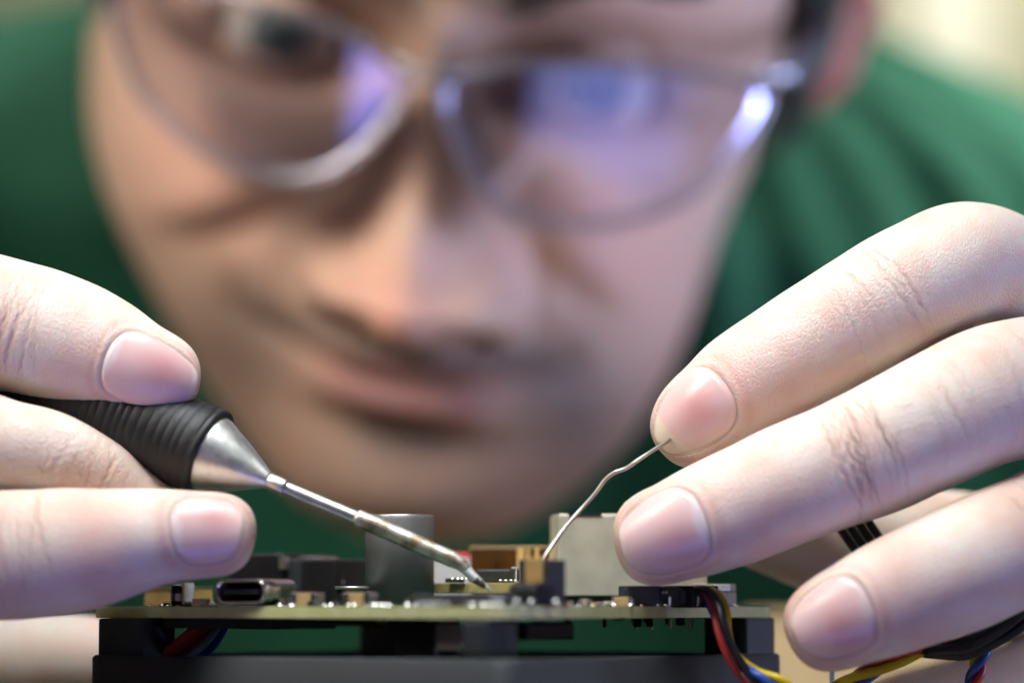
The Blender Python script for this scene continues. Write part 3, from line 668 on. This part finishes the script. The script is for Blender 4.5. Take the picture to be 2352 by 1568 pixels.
# ------------------------------------------------------------------ circuit board
C0 = P(1170, 1386, 480); C0[2] = 0
ea = np.array([-.832, .555, 0]); eb = np.array([.555, .832, 0]); ez = np.array([0, 0, 1.])
AXB = np.stack([ea, eb, ez])
LA, LB = 73.8, 72.4
def B(a, b, z): return C0+a*ea+b*eb+z*ez
def AB(u, d): q = P(u, 1386, d)-C0; return float(q@ea), float(q@eb)
def zpx(v, d): return (1386-v)*d/FP
board = empty('circuit_board', B(LA/2, LB/2, -1.6), 'green edged circuit board crowded with connectors, chips and a metal can', 'circuit board')
def bb(name, a0, a1, b0, b1, z0, z1, mat, parent=board, bev=.15, label=None):
    V, F = bbox(B((a0+a1)/2, (b0+b1)/2, (z0+z1)/2), (abs(a1-a0), abs(b1-b0), z1-z0), AXB, bev)
    return obj(name, V, F, mat, parent, smooth=False, label=label)
def at(name, u, d, sa, sb, z0, z1, mat, parent=board, bev=.15, label=None):   # centred on a pixel column at a depth
    a, b = AB(u, d); return bb(name, a-sa/2, a+sa/2, b-sb/2, b+sb/2, z0, z1, mat, parent, bev, label)
rc = []
for cx, cy, a0 in ((2, 2, 180), (LA-2, 2, 270), (LA-2, LB-2, 0), (2, LB-2, 90)):
    for i in range(7): q = math.radians(a0+i*15); rc.append((cx+2*math.cos(q), cy+2*math.sin(q)))
V, F = prism(rc, B(0, 0, -1.6), ea, eb, ez, 1.6, .04); obj('board', V, F, 'pcb_edge', board, False)
V, F = prism([(min(max(p[0], .25), LA-.25), min(max(p[1], .25), LB-.25)) for p in rc], B(0, 0, .002), ea, eb, ez, .05); obj('solder_mask', V, F, 'pcb_top', board, False)
def bead(a, b, r, z=.05, mat='solder'):
    pr = [(0, r*1.05), (r*.35, r*.95), (r*.65, r*.65), (r*.82, r*.3)]
    V, F = lathe(pr, B(a, b, z), ez, 14); return obj('solder_joint', V, F, mat, board)
def capacitor(a, b, la, lb, h, mat='tan', z=.05):
    c = bb('ceramic_capacitor', a-la*.28, a+la*.28, b-lb/2, b+lb/2, z, z+h, mat, bev=.08)
    for s in (-1, 1):
        bb('end_cap', a+s*la*.40-la*.12, a+s*la*.40+la*.12, b-lb/2-.02, b+lb/2+.02, z-.01, z+h+.02, 'solder', c, .1)
    return c
# USB-C socket on the near left edge
def usbc(u0, u1):
    d = 507.; a1, _ = AB(u0, d); 
    # walk along the edge b = 0 to the column u0
    A_ = np.linspace(0, LA, 800); pts = C0+A_[:, None]*ea; us = 1176+FP*pts[:, 0]/((pts-CAM)@FWD); aL = float(np.interp(-u0, -us, A_)); aR = aL-8.9
    ac = (aL+aR)/2; h = 3.55; zc = .35+h/2
    def ring(w, hh, r):
        pts = []
        for cx, cz, q0 in ((w/2-r, hh/2-r, 0), (-w/2+r, hh/2-r, 90), (-w/2+r, -hh/2+r, 180), (w/2-r, -hh/2+r, 270)):
            for i in range(8): q = math.radians(q0+i*90/7); pts.append((cx+r*math.cos(q), cz+r*math.sin(q)))
        return np.array(pts)
    def at3(p, b): return C0+(ac+p[:, 0])[:, None]*ea+b*eb+(zc+p[:, 1])[:, None]*ez
    o, i = ring(8.94, h, 1.5), ring(8.1, h-.75, 1.15); n = len(o)
    V = np.vstack([at3(o, 7.2), at3(o, -.35), at3(o*.99, -.45), at3(i, -.45), at3(i, 6.0)])
    F = gridfaces(5, n)+[tuple(range(4*n, 5*n)), tuple(range(n-1, -1, -1))]
    port = empty_part('usb_port', board, B(ac, 3, 0))
    obj('shell', V, F, 'shell', port); o2 = ring(8.08, h-.78, 1.12)
    obj('liner', np.vstack([at3(o2, 5.9), at3(o2, -.1), at3(o2*.93, -.1), at3(o2*.93, 5.8)]), gridfaces(4, n)+[tuple(range(3*n, 4*n))], 'black', port)
    V, F = bbox(B(ac, 2.6, zc), (6.2, 5.4, .75), AXB, .15); obj('tongue', V, F, 'greyplastic', port, False)
    for s in (-1, 1):
        V, F = bbox(B(ac+s*4.5, 3.5, .55), (.35, 1.2, 1.3), AXB, .08); obj('shell_tab', V, F, 'shell', port, False)
    return ac
def empty_part(name, parent, loc):
    o = bpy.data.objects.new(name, None); COL.objects.link(o); o.parent = parent; o.location = Vector(loc)*MM-wloc(parent); o.empty_display_size = .003; return o
usb_a = usbc(498, 683)
A_ = np.linspace(0, LA, 800); _p = C0+A_[:, None]*ea; _u = 1176+FP*_p[:, 0]/((_p-CAM)@FWD)
def aU(u, b=0.0):                    # board coordinate a of a pixel column along the line b = const
    p = C0+A_[:, None]*ea+b*eb; us = 1176+FP*p[:, 0]/((p-CAM)@FWD); return float(np.interp(-u, -us, A_))
B_ax = np.linspace(-5, LB+5, 800)
def bU(u, a=0.0):
    p = C0+a*ea+B_ax[:, None]*eb; us = 1176+FP*p[:, 0]/((p-CAM)@FWD); return float(np.interp(u, us, B_ax))
# little silver header left of the socket
a = aU(412, 1); hd_ = empty_part('pin_header', board, B(a, 1.5, 0))
for q in ((-1.15, .22, .3, 3.4), (1.15, .22, .3, 3.4)):
    V, F = bbox(B(a+q[0], 1.6, 1.85), (.3, 2.4, 3.2), AXB, .08); obj('shell_wall', V, F, 'shell', hd_, False)
V, F = bbox(B(a, 1.6, 3.35), (2.5, 2.4, .35), AXB, .1); obj('shell_top', V, F, 'shell', hd_, False)
V, F = bbox(B(a, 2.2, 1.6), (2.0, 1.2, 2.9), AXB, .05); obj('housing', V, F, 'black', hd_, False)
V, F = bbox(B(a+.1, 1.2, 1.35), (1.0, 1.0, 1.1), AXB, .1); obj('plug', V, F, 'cream', hd_, False)
at('header_base', 450, 517, 4.2, 2.2, .05, .75, 'black')
# brown edge connector behind it
a, b = AB(415, 540)
bb('edge_connector', a-4.5, a+5.5, b-2, b+2.2, .05, 2.7, 'gold')
bb('connector_cover', a-4.6, a+5.6, b-2.2, b+2.3, 2.75, 3.0, 'steel')
# capacitors, beads and glints along the left edge
for u, b, la, h in ((707, 2.2, 4.2, 1.9), (828, 2.4, 4.4, 1.9), (462, 1.0, 1.6, 1.1)):
    capacitor(aU(u, b), b, la, 2.2, h)
for u, b, r in ((372, .8, .42), (385, 1.2, .3), (483, .7, .5), (494, .7, .5), (537, .6, .35), (643, .8, .5), (668, .9, .45), (760, .7, .55), (746, 1.1, .4), (772, 1.6, .4), (800, .8, .45), (814, 1.2, .5), (870, .8, .5), (881, 1.4, .55), (893, .8, .5), (860, 2.2, .6), (936, .8, .6), (955, 1.0, .5), (1085, .8, .5), (1070, 1.5, .45), (1112, .8, .55), (1130, .9, .5), (1152, .8, .45)):
    bead(aU(u, b), b, r)
# round push button with metal rim
a, b = AB(809, 527); btn = empty_part('push_button', board, B(a, b, 0))
obj('button_body', *lathe([(.05, 2.3), (2.6, 2.3), (2.6, 2.0)], B(a, b, 0), ez, 32), 'black', btn)
obj('button_rim', *lathe([(2.55, 2.5), (2.62, 2.56), (2.9, 2.56), (3.0, 2.4), (3.0, .1)], B(a, b, 0), ez, 40), 'steel', btn)
# tall grey can
a, b = AB(918, 532); can_r = 79*532/FP
can = empty_part('metal_can', board, B(a, b, 0)); hC = zpx(1177, 532)
obj('can_body', *lathe([(.1, can_r), (hC-.45, can_r), (hC-.2, can_r-.06), (hC-.1, can_r-.3), (hC-.25, can_r-.7), (hC-.3, .1)], B(a, b, 0), ez, 72), 'gunmetal', can)
obj('can_rim', *tube(np.array([B(a, b, hC-.12)+can_r*.965*np.array([math.cos(q), math.sin(q), 0]) for q in np.linspace(0, 2*math.pi, 60)]), .16, 8, False), 'steel', can)
# black metal port block behind, with latch cut-outs
blk = empty_part('port_block', board, B(*AB(690, 575), 0)); zt_ = zpx(1278, 575)
p0, p1, p2, p3 = AB(560, 583), AB(766, 566), AB(860, 580), AB(650, 560)
def wallbox(name, u0, d0, u1, d1, thick, v0, v1, mat, parent, bev=.25):
    q0, q1 = P(u0, 1386, d0), P(u1, 1386, d1); q0[2] = q1[2] = 0; t = norm(q1-q0); nn = np.array([-t[1], t[0], 0])
    d = (d0+d1)/2; z0, z1 = zpx(v0, d), zpx(v1, d)
    V, F = bbox((q0+q1)/2+nn*thick/2+ez*(z0+z1)/2, (np.linalg.norm(q1-q0), thick, z1-z0), np.stack([t, nn, ez]), bev); return obj(name, V, F, mat, parent, False)
wallbox('rear_panel', 526.0, 552.0, 655, 546.0, 12, 1386, 1266, 'darkmetal', blk)
wallbox('front_panel', 642, 547.0, 766, 542.0, 12, 1386, 1279, 'darkmetal', blk)
wallbox('side_panel', 764, 542.5, 850, 553.0, 10, 1386, 1277, 'greyplastic', blk, .3)
wallbox('top_tab', 648, 550.0, 742, 547.0, 5, 1277, 1271, 'shell', blk, .1)
wallbox('latch_bracket', 640, 546.0, 656, 545.0, .8, 1300, 1273, 'steel', blk, .1)
for i, u in enumerate((783, 812, 840)):
    d = 542.5+(u-764)/86*10.5-.25
    pr = [(-.35, 0), (-.35, 1.0), (-.75, 1.1), (-.75, 1.5), (-.45, 1.6), (-.5, 2.6), (0, 3.9), (.5, 2.6), (.45, 1.9), (.85, 1.7), (.85, .4), (.45, .3), (.4, 0)]
    o = P(u, 1386, d-.4); o[2] = zpx(1352, d); tx = norm(P(850, 1386, 553.0)-P(764, 1386, 542.5)); ty = np.array([-tx[1], tx[0], 0])
    V, F = prism(pr, o, tx, ez, -ty, .3); obj('latch_slot', V, F, 'w_blk', blk, False)
    V, F = bbox(o+ez*1.45-ty*.35+tx*.05, (.5, .2, .5), np.stack([tx, ty, ez]), .05); obj('latch_clip', V, F, 'steel', blk, False)
# white block with red lid, amber film box
wallbox('white_block', 992, 563.0, 1082, 560.0, 8, 1386, 1276, 'white', board); wallbox('red_cap', 1036, 562.0, 1081, 560.2, 7, 1276, 1264, 'redp', board, .3)
wallbox('amber_box', 1078, 554.0, 1286, 546.0, 9, 1360, 1252, 'amber', board, .25); wallbox('amber_lid', 1077, 553.7, 1287, 545.7, 9.6, 1252, 1248.5, 'tan', board, .1)
for u, w_ in ((1196, 16), (1213, 6), (1233, 8), (1268, 16)):
    wallbox('contact_strip', u-w_/2, 549.2-(u-1190)*.04, u+w_/2, 549.1-(u-1190)*.04, .4, 1352, 1253, 'gold', board, .05)
# raised module with small chips
wallbox('module_board', 990, 534.0, 1215, 525.0, 14, 1357, 1332, 'module_edge', board, .1)
chp = empty_part('microchip', board, P(1135, 1330, 532.0))
wallbox('chip_body', 1092, 532.0, 1172, 529.0, 3.2, 1330, 1300, 'chip', chp, .35)
for i, u in enumerate((1158, 1170)):
    d = 534.2 if u > 1150 else 531.0-(u-1100)*.03
    p0 = P(u, 1318, d); cpts = catmull(np.array([p0+[0, .4, 0], p0+[.15, -.25, 0], P(u+6, 1330, d-.8), P(u+11, 1333, d-1.3)]), 10)
    obj('chip_pin', *tube(cpts, .2, 8), 'solder', chp)
chp2 = empty_part('microchip', board, P(1040, 1330, 532.0))
wallbox('chip_body', 1022, 531.0, 1056, 529.6, 1.4, 1331, 1321, 'chip', chp2, .1)
for u in (1040, 1052, 1062, 1072, 1083): 
    q = P(u, 1331, 529.0); obj('solder_joint', *lathe([(0, .35), (.2, .3), (.38, .1)], q, ez, 12), 'solder', board)
for u in (1150, 1162, 1174, 1184):
    q = P(u, 1333.5, 526.0); obj('solder_joint', *lathe([(0, .4), (.15, .3), (.25, .1)], q, ez, 12), 'solder', board)
wallbox('chip_post', 1180, 528.0, 1184, 527.8, .4, 1332, 1297, 'shell', board, .05); wallbox('chip_post_top', 1175, 528.0, 1196, 527.2, .6, 1299, 1295, 'white', board, .05)
# large flat chip near the front edge with a row of pins
bc = empty_part('microchip', board, B(aU(1060, 6), 6, 0))
a0, a1 = aU(1160, 2.6), aU(945, 2.6)
bb('chip_body', a0, a1, 2.6, 13, .35, 1.75, 'greyplastic', bc, .12, None)
npin = 16
for i in range(npin):
    a = a0+.6+(a1-a0-1.2)*i/(npin-1); big = a > aU(1022, 2.2)
    V, F = bbox(B(a, 2.25, .45), (.42 if big else .3, .9, .75 if big else .5), AXB, .1); obj('chip_pin', V, F, 'pin', bc, False)
bb('silk_marking', aU(1158, 2.55), aU(1128, 2.55), 2.45, 2.58, .85, 1.35, 'white', bc, .05)
# gold pin connector at the near corner
gc = empty_part('gold_pin_socket', board, B(3, 6, 0)); d0 = 489.
wallbox('left_post', 1189, 491, 1207, 490.5, 3, 1340, 1277, 'greyplastic', gc, .3)
wallbox('right_post', 1247, 489.8, 1262, 489.5, 3.2, 1345, 1277, 'greyplastic', gc, .3)
wallbox('side_body', 1261, 489.5, 1300, 490.5, 5, 1378, 1278, 'greyplastic', gc, .3)
wallbox('socket_base', 1168, 488.5, 1240, 487.5, 6, 1376, 1332, 'black', gc, .8)
wallbox('socket_foot', 1236, 486.5, 1272, 487, 5, 1374, 1330, 'w_blk', gc, .4)
for i in range(5):
    u = 1210+i*8.2; wallbox('gold_pin', u-3.5, 490.2-i*.03, u+3.5, 490.1-i*.03, 2.2, 1336, 1273+(i % 2), 'gold', gc, .12)
for u, b in ((1187, 4), (1221, 8), (1276, 14)):
    p = P(u, 1383, 484); V, F = lathe([(0, .5), (.25, .45), (.48, .15)], p, ez, 14); obj('solder_joint', V, F, 'solder', board)
# network socket with a beige metal shell
nw = empty_part('network_socket', board, P(1360, 1386, 552)); dn = 532
wallbox('shell', 1282, dn, 1625, dn+1.5, 15, 1362, 1176, 'nickel', nw, .22)
wallbox('shell_lip', 1284, dn+.4, 1623, dn+1.9, 14, 1176, 1172.5, 'nickel', nw, .1)
for u0, u1 in ((1306, 1382), (1419, 1470), (1500, 1570)): wallbox('slot', u0, dn-.18+(u0-1282)*.0037, u1, dn-.18+(u1-1282)*.0037, .6, 1177.2, 1172.0, 'w_blk', nw, .05)
wallbox('socket_base', 1284, dn+.6, 1623, dn+1.9, 13, 1386, 1362, 'black', nw, .1)
wallbox('spring_tab', 1440, dn+6, 1462, dn+6.5, 1, 1152, 1147, 'nickel', nw, .1); wallbox('spring_stem', 1450, dn+6.3, 1456, dn+6.5, 1, 1174, 1152, 'nickel', nw, .1)
# right hand edge: tan capacitor, fan header, cream connector
capacitor(0, 0, 1, 1, 1) if False else None
def capU(u, d, la, h, mat='tan'):
    p = P(u, 1386, d); V, F = bbox([p[0], p[1], .05+h/2], (la*.7, 1.8, h), None, .1); c = obj('ceramic_capacitor', V, F, mat, board, False)
    for s in (-1, 1):
        V, F = bbox([p[0]+s*la*.42, p[1], .05+h/2], (la*.16, 1.84, h+.04), None, .1); obj('end_cap', V, F, 'solder', c, False)
capU(1427, 508, 2.9, 1.35)
for u, d, r in ((1410, 503, .5), (1448, 506, .5), (1530, 511, .45), (1575, 515, .3), (1340, 500, .3), (1360, 501, .28), (1378, 502, .3), (1512, 509, .35), (1600, 516, .3)):
    p = P(u, 1386, d); p[2] = .05; obj('solder_joint', *lathe([(0, r), (r*.5, r*.9), (r*.95, r*.3)], p, ez, 14), 'solder', board)
fh = empty_part('fan_header', board, P(1540, 1386, 515))
wallbox('header_side', 1442, 510, 1520, 511, 6, 1384, 1338, 'greyplastic', fh, .2); wallbox('header_step', 1434, 510.6, 1444, 510.6, 4, 1384, 1346, 'greyplastic', fh, .2)
wallbox('header_front', 1518, 510.6, 1562, 512, 5, 1384, 1340, 'black', fh, .2); wallbox('header_pin_block', 1560, 513, 1600, 514, 5, 1380, 1345, 'w_blk', fh, .3)
wallbox('plug', 1592, 512.5, 1652, 517, 6, 1388, 1338, 'black', fh, .3)
wallbox('header_pin', 1535, 510.2, 1541, 510.3, .4, 1384, 1362, 'shell', fh, .1); wallbox('header_pin', 1600, 512.6, 1605, 512.7, .4, 1384, 1362, 'shell', fh, .1)
for u in (1523, 1530): wallbox('print_dot', u-2, 510.4, u+2, 510.4, .15, 1356, 1351, 'white', fh, .02)
cr = empty_part('cream_connector', board, P(1668, 1386, 532)); wallbox('connector_body', 1640, 528, 1692, 534, 5, 1386, 1354, 'cream', cr, .2); wallbox('connector_top', 1640, 529, 1691, 535, 4, 1353, 1334, 'cream', cr, .2)
for i in range(6): u = 1644+i*6; wallbox('contact', u, 528.2+i*.7, u+3, 528.5+i*.7, .3, 1350, 1336, 'shell', cr, .05)
# small passives scattered along both near edges
rp_ = np.random.RandomState(23)
for i in range(34):
    la, h = rp_.uniform(.9, 1.9), rp_.uniform(.45, 1.0)
    if i % 2: a, b = rp_.uniform(2, LA-8), rp_.uniform(.9, 4.5)
    else: a, b = rp_.uniform(.9, 4), rp_.uniform(9, LB-10)
    if abs(a-usb_a) < 6 and b < 8: continue
    mt = ('tan', 'chip', 'cream', 'chip')[i % 4]
    c = bb('chip_resistor', a-la*.3, a+la*.3, b-la*.28, b+la*.28, .055, .055+h, mt, bev=.06)
    for sg in (-1, 1): bb('end_cap', a+sg*la*.42-la*.12, a+sg*la*.42+la*.12, b-la*.3, b+la*.3, .052, .07+h, 'solder', c, .07)
for i in range(40):
    if i % 2: bead(rp_.uniform(1, LA-3), rp_.uniform(.5, 3.5), rp_.uniform(.14, .34))
    else: bead(rp_.uniform(.5, 3), rp_.uniform(4, LB-8), rp_.uniform(.14, .34))
# parts hanging under the board
rr_ = np.random.RandomState(5)
def under(u0, d0, u1, d1, v1, mat, th=3, bev=.2, name='underside_part'): return wallbox(name, u0, d0, u1, d1, th, v1, 1411.5, mat, board, bev)
under(372, 516, 700, 503, 1436, 'black', 8, .3, 'underside_connector')
under(700, 503, 860, 500, 1430, 'black', 6)
for i in range(26):
    u = rr_.uniform(720, 1620); d = 480+abs(u-1170)*(.045 if u < 1170 else .10)+rr_.uniform(3, 30); w_ = rr_.uniform(6, 26)
    under(u, d, u+w_, d, rr_.uniform(1417, 1436), rr_.choice(['chip', 'black', 'chip', 'darkmetal', 'chip']), rr_.uniform(.8, 2.5), .1, 'underside_chip')
for u, v in ((1458, 1440), (1494, 1440), (1583, 1440), (1537, 1438), (1700, 1424)):
    d = 525+(u-1400)*.05; wallbox('through_pin', u, d, u+5, d, .6, v, 1411.5, 'shell', board, .1)

# ------------------------------------------------------------------ case under the board
cs = empty('plastic_case', B(36, 36, -38), 'black plastic case with corner posts carrying the circuit board', 'case')
zc0, zc1 = -38., -7.0
ow = [(-2, -2.5), (LA-1, -2.5), (LA-1, LB+2), (-2, LB+2)]
ao = aU(217, -2.5)
def rrect(a0, a1, b0, b1, r, n=8):
    out = []
    for cx, cy, q0 in ((a0+r, b0+r, 180), (a1-r, b0+r, 270), (a1-r, b1-r, 0), (a0+r, b1-r, 90)):
        for i in range(n): q = math.radians(q0+90*i/(n-1)); out.append((cx+r*math.cos(q), cy+r*math.sin(q)))
    return np.array(out)
R1 = rrect(-2.0, LA-.5, -2.6, LB+1.0, 4.0); R2 = rrect(.4, LA-3, -.2, LB-1.4, 2.2); n = len(R1)
def lay(Rk, z): return C0+Rk[:, 0][:, None]*ea+Rk[:, 1][:, None]*eb+z*ez
R1b = rrect(-1.6, LA-.9, -2.2, LB+.6, 3.7)
V = np.vstack([lay(R1, zc0), lay(R1, zc1-.4), lay(R1b, zc1), lay(R2, zc1), lay(R2, zc1-14), ]); F = gridfaces(5, n)+[tuple(range(4*n, 5*n)), tuple(range(n-1, -1, -1))]
obj('case_body', V, [tuple(reversed(f)) for f in F], 'case', cs)
for (a, b, sa, sb) in ((LA-7.0, 2.2, 8.5, 7.5), (3.2, LB-5.0, 7.6, 8.5), (LA-7, LB-6, 8, 8)):
    bb('corner_post', a-sa/2, a+sa/2, b-sb/2, b+sb/2, zc1-3, -1.65, 'case', cs, .5)
wallbox('center_post', 905, 497, 1000, 494, 7, 1500, 1416, 'w_blk', cs, .4)
wallbox('pale_standoff', 1000, 492, 1068, 489, 4, 1484, 1424, 'cream', cs, .3)
wallbox('corner_rib', 1082, 484, 1118, 481.5, 4, 1500, 1416, 'case', cs, .5); wallbox('corner_rib', 1118, 481.5, 1190, 489, 4, 1500, 1416, 'case', cs, .5)
wallbox('clip', 1210, 497, 1320, 505, 4, 1462, 1422, 'greyplastic', cs, .4)

# ------------------------------------------------------------------ wires
def wire(name, pts, r, mat, parent): return obj(name, *tube(catmull(np.array([P(*q) for q in pts]), 90), r, 14), mat, parent)
fw = empty('fan_cable', P(1700, 1540, 512), 'twisted fan cable of black, yellow, red and blue wires looping from the board edge', 'cable')
wire('black_wire', [(1600, 1352, 513), (1625, 1356, 511), (1650, 1385, 509), (1662, 1430, 507.5), (1680, 1480, 507), (1715, 1540, 507), (1770, 1600, 508)], .62, 'w_blk', fw)
wire('yellow_wire', [(1630, 1352, 516), (1655, 1372, 513), (1670, 1410, 510.5), (1672, 1450, 510), (1690, 1500, 511), (1740, 1540, 508), (1790, 1558, 506), (1850, 1600, 506)], .60, 'w_yel', fw)
wire('red_wire', [(1620, 1358, 514), (1642, 1400, 511.5), (1648, 1440, 509.5), (1665, 1490, 508.5), (1690, 1535, 509), (1730, 1575, 511), (1790, 1595, 510)], .60, 'w_red', fw)
wire('blue_wire', [(1618, 1365, 515), (1640, 1410, 513.5), (1652, 1455, 511.5), (1672, 1500, 510.5), (1710, 1530, 508.5), (1745, 1552, 506), (1800, 1595, 506)], .60, 'w_blu', fw)
tb = empty('wire_loom', P(2100, 1490, 520), 'black sleeved loom with twisted red, yellow and blue wires under the ring finger', 'cable')
def twist(pts, r, R_, turns, mats, parent, names, n=140, ph0=0):
    C = catmull(np.array([P(*q) for q in pts]), n); T, A, Bn = frames(C); q = np.linspace(0, 1, n)
    for i, m in enumerate(mats):
        ph = ph0+2*np.pi*(turns*q+i/len(mats)); obj(names[i], *tube(C+R_*(np.cos(ph)[:, None]*A+np.sin(ph)[:, None]*Bn), r, 12), m, parent)
nm3 = ('red_wire', 'yellow_wire', 'blue_wire')
twist([(1890, 1610, 518), (1960, 1562, 516), (2040, 1520, 514), (2110, 1488, 514), (2180, 1475, 515)], .72, .85, .9, ('w_red', 'w_yel', 'w_blu'), tb, nm3, ph0=2.2)
twist([(2262, 1470, 520), (2250, 1510, 520), (2238, 1560, 520), (2225, 1620, 520)], .66, .75, 1.1, ('w_blu', 'w_yel', 'w_red'), tb, ('blue_wire', 'yellow_wire', 'red_wire'), ph0=.5)
for i, (dv, dd) in enumerate(((0, 0), (17, -1.2), (32, .6))):
    wire('black_lead', [(2105, 1478+dv*.5, 516+dd), (2150, 1487+dv*.4, 513+dd), (2220, 1470+dv, 512+dd), (2300, 1415+dv*1.6, 513+dd), (2360, 1355+dv*2.2, 514+dd), (2440, 1260+dv*2.4, 520)], .85, 'w_blk', tb)
bk_ = empty('black_ribbon', P(1970, 1250, 536), 'short black ribbed ribbon cable glimpsed between the middle and ring fingers', 'cable')
for i in range(4):
    wire('ribbon_strand', [(1925+i*19, 1205-i*9, 534), (1945+i*19, 1235-i*9, 534), (1968+i*19, 1268-i*9, 534), (2000+i*19, 1320-i*9, 534)], .66, 'w_blk', bk_)
ul = empty('power_leads', P(440, 1470, 514), 'red, pale blue and dark blue leads slanting into the gap under the board', 'cable')
wire('red_lead', [(340, 1520, 519), (395, 1490, 517), (440, 1455, 515), (470, 1432, 514), (500, 1412, 513)], .95, 'w_red', ul)
wire('purple_lead', [(380, 1530, 523), (440, 1480, 521), (480, 1445, 520), (510, 1415, 519)], .8, 'w_red', ul)
wire('pale_lead', [(420, 1520, 518), (462, 1486, 517), (490, 1455, 516), (515, 1415, 515)], .5, 'w_lbl', ul)
wire('blue_lead', [(450, 1520, 520), (490, 1478, 519), (510, 1445, 518), (530, 1410, 517)], .75, 'w_blu', ul)
wire('long_blue_lead', [(530, 1437, 520), (600, 1439, 519), (680, 1437, 518), (730, 1430, 518)], .35, 'w_blu', ul)
wr = empty('thin_rod', P(1911, 1600, 530), 'thin grey rod standing under the ring finger tip', 'rod')
obj('rod_shaft', *tube(np.array([P(1911, 1528, 530), P(1911, 1700, 530)]), .38, 12), 'w_lbl', wr)

# ------------------------------------------------------------------ setting
def struct(o, kind='structure'): o['kind'] = kind; return o
V, F = bbox((0, 445, -60), (1600, 1000, 44), None, 2); struct(obj('desk', V, F, 'desk', None, False))
V, F = bbox((0, 2000, 400), (4000, 60, 2600), None, 0); struct(obj('wall', V, F, 'wall', None, False))
V, F = bbox((0, 900, -900), (6000, 4000, 60), None, 0); struct(obj('floor', V, F, 'desk', None, False))
cb = empty('cabinet', (300, 1930, -870), 'pale cream cabinet against the wall behind the right shoulder', 'cabinet')
V, F = bbox((305, 1940, 100), (62, 60, 1900), None, 3); obj('cabinet_panel', V, F, 'cabinet', cb, False)
V, F = bbox((305, 1908, 100), (50, 6, 1880), None, 2); obj('cabinet_door', V, F, 'cabinet', cb, False)
bx = empty('cardboard_box', (55, 150, -38), 'plain tan cardboard box out of focus behind the right end of the board', 'box')
V, F = bbox((70, 160, -20), (46, 50, 36), None, .6); obj('carton', V, F, 'carton', bx, False)
V, F = bbox((70, 160, -1.7), (47, 51, 1.0), None, .3); obj('lid', V, F, 'carton', bx, False)
